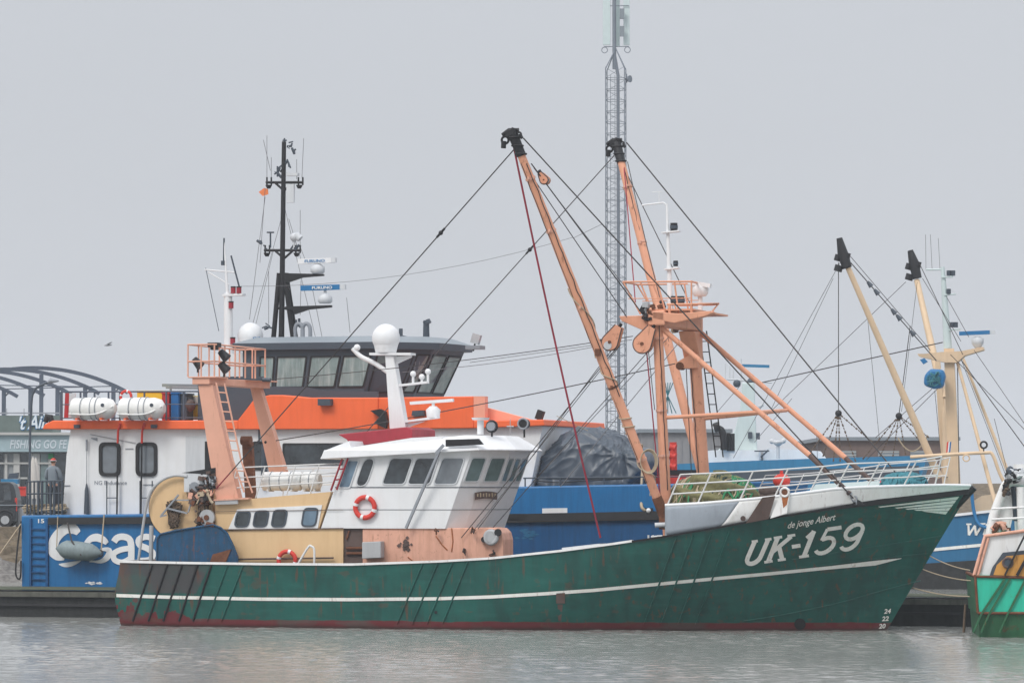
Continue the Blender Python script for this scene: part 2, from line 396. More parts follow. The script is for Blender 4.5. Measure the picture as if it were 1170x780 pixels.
def ribbon(mb, pts, wd, mapf, off=0.0, closed=False):
    """thick pen stroke given in photo pixels, laid on a surface by mapf"""
    n = len(pts); L = []; Rr = []
    for i in range(n):
        a = pts[i - 1] if (i > 0 or closed) else pts[i]; b = pts[(i + 1) % n] if (i < n - 1 or closed) else pts[i]
        dx, dy = b[0] - a[0], b[1] - a[1]; q = math.hypot(dx, dy) or 1
        ww = wd[i] if isinstance(wd, (list, tuple)) else wd
        nx, ny = -dy / q * ww / 2, dx / q * ww / 2
        L.append((pts[i][0] + nx, pts[i][1] + ny)); Rr.append((pts[i][0] - nx, pts[i][1] - ny))
    vs = [mapf(*p, off) for p in L] + [mapf(*p, off) for p in Rr]
    fs = [[i, i + 1, n + i + 1, n + i] for i in range(n - 1)] + ([[n - 1, 0, n, 2 * n - 1]] if closed else [])
    mb.add(vs, fs)

# ------------------------------------------------------------------ setting: water, land, haze
def water_mat():
    m = bpy.data.materials.new('water'); m.use_nodes = True; n = m.node_tree.nodes; l = m.node_tree.links; b = n["Principled BSDF"]
    b.inputs["Base Color"].default_value = (0.255, 0.257, 0.24, 1); b.inputs["Roughness"].default_value = 0.12; b.inputs["IOR"].default_value = 1.33
    t = n.new("ShaderNodeTexCoord"); prev = None
    for sca, dist, det in (((6, 8, 1), 0.012, 3),):
        mp_ = n.new("ShaderNodeMapping"); mp_.inputs["Scale"].default_value = sca; l.new(t.outputs["Object"], mp_.inputs[0])
        q = n.new("ShaderNodeTexNoise"); q.inputs["Scale"].default_value = 1; q.inputs["Detail"].default_value = det; q.inputs["Distortion"].default_value = 0.4
        l.new(mp_.outputs[0], q.inputs[0])
        bp = n.new("ShaderNodeBump"); bp.inputs["Strength"].default_value = 1.0; bp.inputs["Distance"].default_value = dist
        l.new(q.outputs[0], bp.inputs["Height"])
        if prev: l.new(prev, bp.inputs["Normal"])
        prev = bp.outputs[0]
    l.new(prev, b.inputs["Normal"]); MT['water'] = m
water_mat()
def make_water():
    import numpy as np
    rng = np.random.default_rng(3)
    xs_ = np.arange(-36, 36.01, 0.10); ys_ = [66.0]
    while ys_[-1] < 180: ys_.append(ys_[-1] + 0.105 * (1 + max(0, ys_[-1] - 116) / 8))
    ys_ = np.array(ys_); Xg, Yg = np.meshgrid(xs_, ys_); Z = np.zeros_like(Xg)
    for i in range(64):
        lam = 0.22 * (6.0 ** (rng.random() ** 1.5)); k = 2 * math.pi / lam; a = rng.normal(1.3, 0.85); amp = WAVE * lam / (2 * math.pi) * (1.0 if lam < 0.7 else 0.7)
        ph = rng.random() * 6.28; gx_, gy_ = rng.normal(0, .25, 2)
        Z += amp * np.sin(k * (np.cos(a) * Xg + np.sin(a) * Yg) + ph + 1.4 * np.sin(gx_ * Xg + gy_ * Yg + ph))
    gust = 0.72 + 0.42 * np.sin(0.21 * Yg + 0.5 * np.sin(0.13 * Xg) + 1.0) * np.sin(0.12 * Xg + 0.08 * Yg + 2)
    ex = np.clip((36 - np.abs(Xg)) / 3, 0, 1) * np.clip((Yg - 66) / 3, 0, 1) * np.clip((180 - Yg) / 5, 0, 1)
    Z *= gust * ex
    nx_, ny_ = len(xs_), len(ys_); co = np.stack([Xg, Yg, Z], -1).reshape(-1, 3)
    idx = np.arange(nx_ * ny_).reshape(ny_, nx_); q = np.stack([idx[:-1, :-1], idx[:-1, 1:], idx[1:, 1:], idx[1:, :-1]], -1).reshape(-1, 4)
    n0 = len(co); y1 = float(ys_[-1]); B = 1500.0
    out = np.array([(-B, -30, 0), (B, -30, 0), (B, B, 0), (-B, B, 0)], float)
    co = np.vstack([co, out]); c_ = [int(idx[0, 0]), int(idx[0, -1]), int(idx[-1, -1]), int(idx[-1, 0])]
    me = bpy.data.meshes.new('water'); faces = q.tolist()
    # the skirt keeps the same vertices along the patch edge
    e_bot = idx[0, :].tolist(); e_top = idx[-1, :].tolist(); e_l = idx[:, 0].tolist(); e_r = idx[:, -1].tolist()
    faces.append([n0, n0 + 1] + e_bot[::-1]); faces.append([n0 + 1, n0 + 2] + e_r[::-1]); faces.append([n0 + 2, n0 + 3] + e_top); faces.append([n0 + 3, n0] + e_l)
    me.from_pydata(co.tolist(), [], faces); me.materials.append(MT['water'])
    me.polygons.foreach_set('use_smooth', [True] * len(me.polygons)); me.update()
    o = bpy.data.objects.new('water', me); COL.objects.link(o); tag(o, kind='structure')
WAVE = 0.019
make_water()
W = Frame(0, 0, 0)
# harbour yard: a raised sheet behind the basin, sloping bank in front
def bank_edge(x): return 176 if x < 0 else 176 + min(1, x / 60) * 40
xs = [-1500, -200, -60, -30, -22, -15, 0, 60, 200, 1500]
mb = MB(); vs = [(x, bank_edge(x), 2.3) for x in xs] + [(x, 1500, 2.3) for x in xs]; n = len(xs)
mb.add(vs, [[i, i + 1, n + i + 1, n + i] for i in range(n - 1)]); mb.build('ground', 'yard', kind='structure')
mb = MB(); nx = 260; ny = 10
for j in range(ny + 1):
    for i in range(nx + 1):
        x = -60 + 180 * i / nx; t = j / ny; e = bank_edge(x)
        mb.v.append((x + random.uniform(-.2, .2), e - 8.5 * (1 - t) + random.uniform(-.25, .25), -0.5 + 2.85 * t ** 0.9 + (random.uniform(-.24, .24) if 0 < j < ny else 0)))
for j in range(ny):
    for i in range(nx): mb.f.append([j * (nx + 1) + i, j * (nx + 1) + i + 1, (j + 1) * (nx + 1) + i + 1, (j + 1) * (nx + 1) + i]); mb.m.append(0); mb.sm.append(False)
bank = mb.build('shore', 'riprap', kind='structure'); bank.data.materials.append(MT['grass_bank'])
for p in bank.data.polygons:
    if p.center.z > 1.0 + random.uniform(-.3, .3): p.material_index = 1
# grassy sea dike far behind the harbour
mb = MB(); prof = [(262, 2.3), (274, 4.35), (278, 4.5), (290, 2.3)]; xs = [-400 + 10 * i for i in range(81)]
for x in xs:
    for y, z in prof: mb.v.append((x, y, z + (random.uniform(-.06, .06) if z > 3 else 0)))
for i in range(len(xs) - 1):
    for j in range(3): mb.f.append([i * 4 + j, i * 4 + 4 + j, i * 4 + 5 + j, i * 4 + 1 + j]); mb.m.append(0); mb.sm.append(False)
mb.build('terrain', 'grass_bank', kind='structure')
# haze
m = bpy.data.materials.new('haze_air'); m.use_nodes = True; n = m.node_tree.nodes; n.remove(n["Principled BSDF"])
pv = n.new("ShaderNodeVolumePrincipled"); pv.inputs["Color"].default_value = (0.90, 0.94, 1.0, 1); pv.inputs["Density"].default_value = 0.0003
m.node_tree.links.new(pv.outputs[0], n["Material Output"].inputs["Volume"]); MT['haze_air'] = m
mb = MB(); mb.box((0, 760, 20.5), (3200, 1620, 43)); hz = mb.build('haze', 'haze_air', kind='stuff')

# ================================================================== THE GREEN TRAWLER
T = Frame(-10.82, 117.2, 17)
def clampf(x, a=0.0, b=1.0): return max(a, min(b, x))
def lerp(a, b, t): return a + (b - a) * t
def ustem(z): return 22.55 + 0.585 * z + 0.006 * z * z if z > 0 else 22.55 + 0.9 * z
def ustern(z): return 0.12 - 0.22 * math.exp(-((z - 0.85) / 0.7) ** 2)
def halfb(u, z):
    s = ustem(z) - u
    if s <= 0: return 0.0
    t = clampf(z / 3.4); Lent = lerp(12, 7.5, t); ww = clampf(s / Lent); p = lerp(1.5, 2.5, t)
    b = lerp(3.12, 3.4, t) * (1 - (1 - ww) ** p)
    if z < 0: b *= 1 + 0.35 * z
    q = u - ustern(z)
    if q < 2.5: b *= 1 - 0.075 * ((2.5 - max(q, 0)) / 2.5) ** 2
    return b
def hullpt(px, py, off=0.0):
    v = -2.8
    for _ in range(70):
        p = T.at(px, py, v); v = 0.6 * v + 0.4 * (-halfb(p.x, p.z) - off)
    return T.at(px, py, v)
def interp(tab, u):
    if u <= tab[0][0]: return tab[0][1]
    for (a, b), (c, d) in zip(tab, tab[1:]):
        if u <= c: return lerp(b, d, (u - a) / (c - a))
    return tab[-1][1]
SHEER = [(p.x, p.z) for p in (hullpt(*q) for q in ((131, 641.5), (200, 643), (300, 644.5), (400, 645), (500, 641.5), (560, 638), (640, 629.5), (700, 621.5), (757, 613), (820, 602.5), (860, 595), (900, 588.5), (950, 580.5), (1000, 573.5), (1050, 566.5), (1100, 560)))]
SHEER.append((25.1, 4.03))
def zsheer(u): return interp(SHEER, u)
k0 = hullpt(241, 644); k1 = hullpt(222, 680)
AFT_K = k0.x - 0.55 * k0.z
hull_material()
trawler = T.empty('fishing_trawler', 'large green fishing trawler with salmon booms and gantry, lettered UK-159 on its bow', 'trawler')

def hull_grid(ztopf, zbotf, nu=120, nz=22, side=-1, off=0.0):
    vs = []; fs = []
    for i in range(nu + 1):
        c = i / nu; c = 1 - (1 - c) ** 1.35
        for j in range(nz + 1):
            t = j / nz; u = c * 24
            for _ in range(6):
                z = lerp(zbotf(u), ztopf(u), t); u = lerp(ustern(z), ustem(z), c)
            vs.append((u, side * (halfb(u, z) + off), z))
    for i in range(nu):
        for j in range(nz): a = i * (nz + 1) + j; fs.append([a, a + nz + 1, a + nz + 2, a + 1])
    return vs, fs
mb = MB()
for sd_ in (-1, 1):
    vs, fs = hull_grid(zsheer, lambda u: -1.0, side=sd_); mb.add(vs, fs, None, True)
# transom
nz = 22; vs = []
for j in range(nz + 1):
    z = lerp(-1, zsheer(0.1), j / nz); b = halfb(ustern(z), z); vs += [(ustern(z), -b, z), (ustern(z), b, z)]
mb.add(vs, [[2 * j, 2 * j + 2, 2 * j + 3, 2 * j + 1] for j in range(nz)])
hull = mb.build('hull', 'hull_paint', trawler)
# decks
def deck(name, u0, u1, zf, mat, ins=0.05):
    n = 40; vs = []
    for i in range(n + 1):
        u = lerp(u0, u1, i / n); z = zf(u); b = max(0.0, halfb(u, z) - ins); vs += [(u, -b, z), (u, b, z)]
    m_ = MB(); m_.add(vs, [[2 * i, 2 * i + 2, 2 * i + 3, 2 * i + 1] for i in range(n)]); return m_.build(name, mat, trawler)
deck('deck', 0.25, 16.0, lambda u: zsheer(u) - 0.85, 'brown_worn')
# gunwale cap
us = [0.15 + (15.9 - 0.15) * i / 80 for i in range(81)]
mb = MB()
for sd_ in (-1, 1):
    vs = []; 
    for u in us:
        z = zsheer(u); b = halfb(u, z)
        for db, dz in ((0.045, -.02), (0.045, 0.045), (-0.12, 0.045), (-0.12, -.02)): vs.append((u, sd_ * (b + db), z + dz))
    mb.add(vs, [[4 * i + j, 4 * i + 4 + j, 4 * i + 4 + (j + 1) % 4, 4 * i + (j + 1) % 4] for i in range(80) for j in range(4)] + [[0, 1, 2, 3], [320, 321, 322, 323]])
mb.box((0.16, 0, zsheer(0) + .012), (.12, 6.1, .065))
mb.build('gunwale', 'white_worn', trawler)
# black rubbing rim under the white forecastle
mb = MB(); vs = []; us = [15.9 + (25.0 - 15.9) * i / 60 for i in range(61)]
for sd_ in (-1, 1):
    vs = []
    for u in us:
        z = zsheer(u); b = halfb(u, z); hh = 0.03 + 0.1 * clampf((u - 21) / 3)
        for db, dz in ((0.05, -hh), (0.07, hh * .8), (-0.03, hh * .8), (-0.03, -hh)): vs.append((u, sd_ * (b + db), z + dz))
    mb.add(vs, [[4 * i + j, 4 * i + 4 + j, 4 * i + 4 + (j + 1) % 4, 4 * i + (j + 1) % 4] for i in range(60) for j in range(4)])
mb.tube([(24.55, 0, 3.55), (25.08, 0, 4.1)], 0.12, 8)
mb.build('rubbing_strake', 'black', trawler)
# forecastle bulwark: grey aft, white forward
TOP2 = [(p.x, p.z) for p in (hullpt(*q) for q in ((760, 577), (800, 575), (842, 571.5), (880, 568), (918, 563), (953, 558.5), (985, 556.5), (1030, 555), (1080, 554), (1100, 554.5)))]
def ztop2(u): return interp(TOP2, u)
u_a = TOP2[0][0]
def patch(pred_u0, pred_u1, ztf, zbf, mat, name, nu=40, nz=6, solid=0.06, sides=(-1, 1)):
    m_ = MB()
    for sd_ in sides:
        vs = []
        for i in range(nu + 1):
            for j in range(nz + 1):
                t = j / nz; ua, ub = pred_u0(t), pred_u1(t); u = lerp(ua, ub, i / nu); z = lerp(zbf(u), ztf(u), t)
                vs.append((u, sd_ * halfb(min(u, ustem(z) - .01), z), z))
        m_.add(vs, [[i * (nz + 1) + j, (i + 1) * (nz + 1) + j, (i + 1) * (nz + 1) + j + 1, i * (nz + 1) + j + 1] for i in range(nu) for j in range(nz)], None, True)
    return m_.build(name, mat, trawler, solid=solid, split=True)
ub0 = hullpt(823, 602).x; ub1 = hullpt(846, 571).x
bnd = lambda t: lerp(ub0, ub1, t ** 0.8)
patch(lambda t: u_a, bnd, ztop2, lambda u: zsheer(u) + .02, 'grey_paint', 'bulwark', 20)
patch(bnd, lambda t: 25.0, ztop2, lambda u: zsheer(u) + .02, 'white_worn', 'forecastle_bulwark', 50)
deck('foredeck', u_a, 19.3, lambda u: zsheer(u) - 0.1, 'brown_worn')
deck('whaleback', 19.3, 25.0, lambda u: ztop2(u) - 0.06, 'grey_white', 0.02)
mb = MB(); 
us = [u_a + (25.0 - u_a) * i / 50 for i in range(51)]
for sd_ in (-1, 1): mb.tube([(u, sd_ * halfb(min(u, ustem(ztop2(u)) - .02), ztop2(u)), ztop2(u)) for u in us], 0.045, 8)
mb.build('bulwark_rail', 'white', trawler)
mb = MB(); mb.prism([(u_a - .02, -3.35, zsheer(u_a)), (u_a + .04, -3.35, zsheer(u_a)), (u_a + .04, -3.35, ztop2(u_a)), (u_a - .02, -3.35, ztop2(u_a))], [(u_a - .02, 3.35, zsheer(u_a)), (u_a + .04, 3.35, zsheer(u_a)), (u_a + .04, 3.35, ztop2(u_a)), (u_a - .02, 3.35, ztop2(u_a))]); mb.build('bulkhead', 'grey_paint', trawler)

# white line along the hull
def hull_band(name, pts_top, pts_bot, mat, off=0.012, n=8):
    vs = []; k = len(pts_top)
    for i in range(k - 1):
        for j in range(n + (i == k - 2)):
            t = j / n; a = [lerp(pts_top[i][c], pts_top[i + 1][c], t) for c in (0, 1)]; b = [lerp(pts_bot[i][c], pts_bot[i + 1][c], t) for c in (0, 1)]
            vs += [hullpt(*a, off), hullpt(*b, off)]
    m_ = MB(); q = len(vs) // 2; m_.add(vs, [[2 * i, 2 * i + 2, 2 * i + 3, 2 * i + 1] for i in range(q - 1)]); return m_.build(name, mat, trawler)
ctr = [(133, 679.8), (200, 682), (300, 684), (400, 684.5), (500, 683.5), (560, 681.5), (620, 678), (678, 674), (751, 667), (814, 661), (880, 655), (950, 648), (1000, 643)]
hull_band('painted_stripe', [(x, y - 1.9 if x < 980 else y - 2.8) for x, y in ctr] + [(1030, 637.3)], [(x, y + 1.9 if x < 980 else y + 2.6) for x, y in ctr] + [(1030, 637.8)], 'text_white', 0.02)
# diagonal bars welded on the side
def side_bar(a, b, mat, wpx=1.0):
    mb_ = MB(); n = 10; pts = [hullpt(lerp(a[0], b[0], i / n), lerp(a[1], b[1], i / n), 0.02) for i in range(n + 1)]
    mb_.tube(pts, 0.030 * wpx, 5); return mb_.build('hull_rib', mat, trawler)
for i, (a, b) in enumerate(zip((174, 191, 208, 225.6, 241.5, 260, 278), (151, 169, 186, 204, 220, 236, 252.5))):
    side_bar((a, 645), (lerp(a, b, .98), 709), 'black' if i < 5 else 'hull_paint', 1.1 if i < 5 else .9)
for a in (482.7, 500, 517, 534.6): side_bar((a, 644 - (a - 480) * .05), (a - 29, 712), 'hull_paint', .9)
for a, b, y in ((773, 736, 614), (792, 755.5, 612), (813, 775, 609), (834, 795, 606)): side_bar((a, y), (b, 713), 'hull_paint', .9)
# weld seams
for pts in (((850, 709), (900, 701), (960, 688), (1010, 674), (1052, 663)), ((880, 652), (950, 644), (1010, 637), (1060, 632)), ((905, 639), (980, 627), (1040, 618), (1075, 612))):
    mb = MB(); q = smooth_path([Vector((x, y, 0)) for x, y in pts], 8); mb.tube([hullpt(p.x, p.y, 0.004) for p in q], 0.016, 5); mb.build('weld_seam', 'hull_paint', trawler)
# scupper, bow thruster, exhaust mark
def disc_on_hull(name, px, py, r, mat, depth=.03):
    c = hullpt(px, py, 0.01); mb_ = MB(); n = 18
    mb_.add([hullpt(px + r * math.cos(6.283 * i / n), py + r * math.sin(6.283 * i / n), depth) for i in range(n)], [list(range(n))]); return mb_.build(name, mat, trawler)
disc_on_hull('thruster_tunnel', 914, 712.5, 6.5, 'black'); disc_on_hull('scupper', 498, 699, 1.8, 'black'); disc_on_hull('scupper', 849, 592, 3, 'brown_worn', 0.06)
hull_band('scupper_port', [(635.5, 677.5), (645.5, 676.8)], [(635.5, 689), (645.5, 689)], 'brown_worn', 0.03, 3)
hull_band('rust_streak', [(637, 690), (643, 690)], [(638, 709), (641, 709)], 'brown_worn', 0.006, 3)
# white louvre lines and bow rust
for k in range(5):
    t = k / 5.0; a = (lerp(1003, 1066, t), lerp(578.5, 579, t)); 
    x1 = lerp(1096, 1080, t); y1 = lerp(567, 588, t); x0 = lerp(1003, 1062, t ** .7); y0 = lerp(578.5, 584.5, t)
    hull_band('bow_stripe', [(x0, y0), (x1, y1)], [(x0 + 3, y0 + .9), (x1 - 2.6, y1 + 3.6)], 'text_white', 0.02, 6)
mb = MB(); mb.bar((24.0, 0, 2.7), (24.85, 0, 3.9), .16, .1); mb.build('stem_bar', 'brown_worn', trawler)
# registration number, slab-serif strokes
def glyph(strokes, ox, oy, wd, ht, slant, slope, mb_, base_off):
    for k, (pts, wdt) in enumerate(strokes):
        P2 = []
        dense = []
        for i in range(len(pts) - 1):
            for j in range(4): dense.append((lerp(pts[i][0], pts[i + 1][0], j / 4), lerp(pts[i][1], pts[i + 1][1], j / 4)))
        dense.append(pts[-1])
        for x, y in dense:
            X = ox + x * wd + slant * y * ht; P2.append((X, oy + slope * (X - ox) - y * ht))
        ribbon(mb_, P2, wdt, hullpt, base_off + 0.0015 * k)
def arc(cx, cy, rx, ry, a0, a1, n=10): return [(cx + rx * math.cos(R(lerp(a0, a1, i / n))), cy + ry * math.sin(R(lerp(a0, a1, i / n)))) for i in range(n + 1)]
G = {
 'U': [([(0.0, 1)] + [(0.12, 1)] + [(.3, 1)], 3.0), ([(0.15, 1), (0.12, .35)] + arc(.45, .3, .33, .26, 180, 360)[1:] + [(.82, 1)], 5.0), ([(.66, 1), (.98, 1)], 3.0)],
 'K': [([(0, 1), (.38, 1)], 3.0), ([(.18, 1), (.18, 0)], 5.2), ([(0, 0.02), (.38, .02)], 3.0), ([(.22, .42), (.82, .96)], 4.4), ([(.45, .55), (.80, .05)], 5.2), ([(.62, 1), (.98, 1)], 3.0), ([(.62, .02), (.98, .02)], 3.0)],
 '-': [([(0.05, .5), (.95, .5)], 4.4)],
 '1': [([(.25, .75), (.62, .97)], 4.0), ([(.62, 1), (.62, 0)], 5.2), ([(.25, .02), (1.0, .02)], 3.2)],
 '5': [([(.92, .96), (.28, .96)], 4.4), ([(.27, .97), (.2, .55)], 3.4), ([(.2, .58)] + arc(.46, .33, .40, .29, 110, -150, 14), 4.6)],
 '9': [(arc(.5, .68, .36, .27, 0, 360, 16), 4.6), ([(.86, .68), (.84, .36)] + arc(.48, .33, .36, .29, 10, -150, 10), 4.6)],
}
mb = MB()
slope = -0.148
for ch, ox, wd, ht in (('U', 848, 23, 26), ('K', 873, 25, 26.5), ('-', 898.5, 11, 27), ('1', 909, 15, 28), ('5', 927, 25, 28.5), ('9', 954.5, 26, 29.5)):
    glyph(G[ch], ox, 646.5 + slope * (ox - 846), wd, ht, 0.42, slope, mb, 0.03)
mb.build('registration_lettering', 'text_white', trawler)
text_obj('name_lettering', 'de jonge Albert', trawler, 'text_white', lambda x, y: hullpt(x, y, .03), (900, 603.5), (955, 593.5), 7.2, 0.35, 0.01)
for s_, x, y in (('24', 1010, 700.5), ('22', 1007.5, 709), ('20', 1004, 717.5)):
    text_obj('draught_mark', s_, trawler, 'text_white', lambda x, y: hullpt(x, y, .03), (x, y), (x + 8, y - .5), 5.2, 0.2, 0.03)

# ---- deckhouse
dh = MB(); T.prism(dh, [(246, 644), (392, 648), (392, 603.5), (364, 604), (378, 561.5), (246, 573)], -2.45, 2.45)
dh.build('deckhouse', 'yellow_buff', trawler)
mb = MB(); T.prism(mb, [(260.5, 604.6), (271, 581.5), (368, 576.5), (363, 603.4)], -2.475, -2.452); mb.build('window_panel', 'white', trawler)
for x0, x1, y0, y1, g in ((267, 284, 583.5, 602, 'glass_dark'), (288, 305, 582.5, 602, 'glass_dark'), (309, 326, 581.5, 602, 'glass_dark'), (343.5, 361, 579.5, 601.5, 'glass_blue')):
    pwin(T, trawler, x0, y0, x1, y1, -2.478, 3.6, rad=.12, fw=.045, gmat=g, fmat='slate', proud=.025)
mb = MB(); mb.tube([T.at(246, 604.9, -2.49), T.at(392, 603.4, -2.49)], .02, 6); mb.tube([T.at(230, 584.5, -2.5), T.at(392, 582, -2.5)], .01, 5); mb.build('fender_bar', 'brown_worn', trawler)
mb = MB(); mb.tube([T.at(268, 638.5, -2.55), T.at(381, 637, -2.55)], .03, 6); mb.build('handrail', 'brown_worn', trawler)
mb = MB(); mb.tube(smooth_path([T.at(340, 645, -2.9), T.at(352, 625, -2.9), T.at(356, 624, -2.9), T.at(359, 628, -2.9), T.at(359, 645, -2.9)], 5), .035, 8); mb.build('handrail', 'rail_white', trawler)
# recess and salmon winch house
mb = MB(); T.prism(mb, [(391, 646), (415, 645), (415, 604), (391, 604)], -2.36, -1.2); mb.build('recess', 'brown_worn', trawler)  # solid block almost flush; the recess's shade is put into its dark colour
mb = MB()
for y in (626, 632): mb.tube([T.at(396, y, -2.4), T.at(415, y, -2.4)], .05, 6)
mb.tube([T.at(399, 606, -2.4), T.at(396, 616, -2.4)], .03, 6); mb.build('pipe', 'rust', trawler)
mb = MB(); T.prism(mb, [(414, 645.5), (414, 604), (560, 602.3), (568, 603), (573, 608), (575, 616), (575, 639), (500, 642.5)], -2.4, -1.4); mb.build('winch_house', 'salmon_worn', trawler, bevel=.03)
mb = MB(); T.prism(mb, [(413.5, 638), (413.5, 619), (435, 618), (435, 637)], -2.75, -2.42); mb.build('vent_box', 'aluminium', trawler, bevel=.02)
mb = MB()
for k in range(26):
    x, y = random.gauss(463, 2.6), random.gauss(622, 3.2); q = random.uniform(1, 2.4); T.prism(mb, [(x - q, y), (x, y - q), (x + q, y), (x, y + q)], -2.425 - .0007 * k, -2.401)
mb.tube([T.at(463, 622, -2.47), T.at(463, 622, -2.4)], .06, 10)
mb.build('exhaust_port', 'brown_worn', trawler)
def clutter(name, cx, cy, v, wpx, hpx, mats, n, parent, rr=(.02, .05)):
    m_ = MB()
    for k in range(n):
        a = T.at(cx + random.uniform(-wpx, wpx), cy + random.uniform(-hpx, hpx), v + random.uniform(-.25, .05)); 
        b = T.at(cx + random.uniform(-wpx, wpx), cy + random.uniform(-hpx, hpx), v + random.uniform(-.25, .05))
        r = random.uniform(*rr); mt = random.choice(mats)
        if random.random() < .7: m_.tube(smooth_path([a, a.lerp(b, .5) + Vector((0, 0, random.uniform(-.12, .12))), b], 4), r, 6, mt)
        else: m_.box(a, (r * 4, r * 3, r * 3), mt, Matrix.Rotation(random.uniform(0, 3), 3, 'Y'))
    return m_.build(name, None, parent)
mb = MB(); mb.torus(T.at(561, 613.5, -2.55), .17, .07, 'y', 'aluminium'); mb.tube([T.at(561, 613.5, -2.62), T.at(561, 613.5, -2.42)], .15, 14, 'aluminium'); mb.tube([T.at(569, 608, -2.6), T.at(569, 608, -2.42)], .11, 12, 'black'); mb.tube([T.at(553, 616, -2.6), T.at(553, 616, -2.42)], .09, 12, 'black'); mb.build('warping_head', None, trawler)
for cx, cy, w_, h_ in ((541, 606, 3.5, 1.2), (563, 631, 2.5, 3.5), (530, 630, 2, 3), (499, 606, 2, 1.2)):
    clutter('deck_fitting', cx, cy, -2.45, w_, h_, ['rust', 'brown_worn', 'black'], 6, trawler, (.012, .03))
mb = MB()
for pts in (((516, 603), (517.5, 618), (516, 630)), ((498, 612), (505, 622), (511, 628)), ((466, 636), (471, 640))):
    mb.tube([T.at(x, y, -2.41) for x, y in pts], .018, 5)
mb.build('rust_streak', 'rust_stain', trawler)

# ---- wheelhouse (sheared loft)
ZB = T.at(470, 603.5, -2.45).z; ZT = T.at(470, 514.5, -2.45).z; SH = 0.36
def foot(px_mid, v):      # footprint point given at window mid height
    p = T.at(px_mid, 538, v); return (p.x - SH * (p.z - ZB), v)
fb = [foot(389, -2.45), foot(531, -2.45), foot(553, -1.9), foot(575, -1.05)]
FP = fb + [(fb[3][0], 1.05), (fb[2][0], 1.9), (fb[1][0], 2.45), (fb[0][0], 2.45)]
def wl(p, z): return Vector((p[0] + SH * (z - ZB), p[1], z))
mb = MB(); mb.prism([wl(p, ZB) for p in FP], [wl(p, ZT + .02) for p in FP]); mb.build('wheelhouse', 'white', trawler)
zl = T.at(470, 556.5, -2.45).z; z2 = T.at(470, 582, -2.45).z
mb = MB(); n = len(FP)
for zz, r in ((zl, .014), (z2, .008)):
    L = []
    for p in FP[:5]: q = wl(p, zz); q.y -= 0.006 if p[1] < 0 else 0; q.x += .006; L.append(q)
    mb.tube(L, r, 5)
mb.build('trim_strip', 'slate', trawler)
def facet_window(A, B, s0, s1, za, zb, **kw):
    def q(s, z): a = wl(A, z); b = wl(B, z); return a.lerp(b, s)
    return window(trawler, [q(s0, za), q(s1, za), q(s1, zb), q(s0, zb)], **kw)
za, zb_ = T.at(470, 554.5, -2.45).z, T.at(470, 524, -2.45).z
A, B = FP[0], FP[1]
def sfrac(px): return (T.at(px, 538, -2.45).x - (wl(A, T.at(px, 538, -2.45).z)).x) / (B[0] - A[0])
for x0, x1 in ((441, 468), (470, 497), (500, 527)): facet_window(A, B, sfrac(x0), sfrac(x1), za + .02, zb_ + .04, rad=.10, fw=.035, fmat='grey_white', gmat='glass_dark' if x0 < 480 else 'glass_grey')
facet_window(FP[1], FP[2], .10, .90, za + .1, zb_ + .05, rad=.07, fw=.035, fmat='grey_white', gmat='glass_teal')
facet_window(FP[2], FP[3], .10, .90, za + .1, zb_ + .05, rad=.07, fw=.035, fmat='grey_white', gmat='glass_teal')
for k in range(3): facet_window(FP[3], FP[4], .03 + k * .33, .30 + k * .33, za + .1, zb_ + .05, rad=.07, fw=.035, fmat='grey_white', gmat='glass_teal')
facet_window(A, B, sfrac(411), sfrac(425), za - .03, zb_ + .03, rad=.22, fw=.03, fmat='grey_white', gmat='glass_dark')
facet_window(A, B, sfrac(392.5), sfrac(407), za - .08, zb_ - .02, rad=.04, fw=.04, fmat='grey_white', gmat='glass_blue', name='door_window')
for px, py in ((390, 700),):
    pass
mb = MB(); ladder_mesh(mb, T.at(378, 560, -2.6), T.at(391, 524, -2.6), Vector((.18, 0, .02)), .25, .03); mb.build('ladder', 'deep_red', trawler)
# roof with raised brim
def offs(f, d, z, dx=0.0):
    out = []
    for i, p in enumerate(FP):
        q = wl(p, z); sy = 1 if q.y > 0 else -1
        q.y += sy * d * (.9 if abs(p[1]) > 2 else 1); q.x += dx + (d if 0 < i < n - 1 else -d * .2); out.append(q)
    return out
zr0 = T.at(498, 514.5, -2.7).z; zr1 = T.at(509, 497, -2.2).z
lowA = offs(FP, .28, zr0); lowA[0] = T.at(366, 524.3, -2.73); lowA[-1] = Vector((lowA[0].x, 2.73, lowA[0].z))
low2 = [p + Vector((0, 0, .04)) for p in lowA]; low2[0] = T.at(370, 514, -2.7); low2[-1] = Vector((low2[0].x, 2.7, low2[0].z))
top = offs(FP, -.35, zr1, -.1); top[0] = T.at(398, 511.5, -2.2); top[-1] = Vector((top[0].x, 2.2, top[0].z))
topm = T.at(509, 496.5, -2.1)
mb = MB(); vs = lowA + low2 + top; fs = [list(range(n))[::-1]]
for L0 in (0, n):
    for i in range(n): fs.append([L0 + i, L0 + (i + 1) % n, L0 + n + (i + 1) % n, L0 + n + i])
# roof crown: raised block forward
fs.append([2 * n + i for i in range(n)]); mb.add(vs, fs); mb.build('roof', 'white', trawler, bevel=.02)
mb = MB(); T.prism(mb, [(509, 502), (546.5, 501), (552, 507.5), (509, 510)], -2.72, -2.62); mb.build('nav_board', 'black', trawler)
mb = MB(); mb.bar(T.at(464, 603, -2.62), T.at(502, 515, -2.85), .07, .07); mb.bar(T.at(498, 518, -2.85), T.at(507, 508, -2.8), .09, .09); mb.build('drain_pipe', 'steel', trawler)
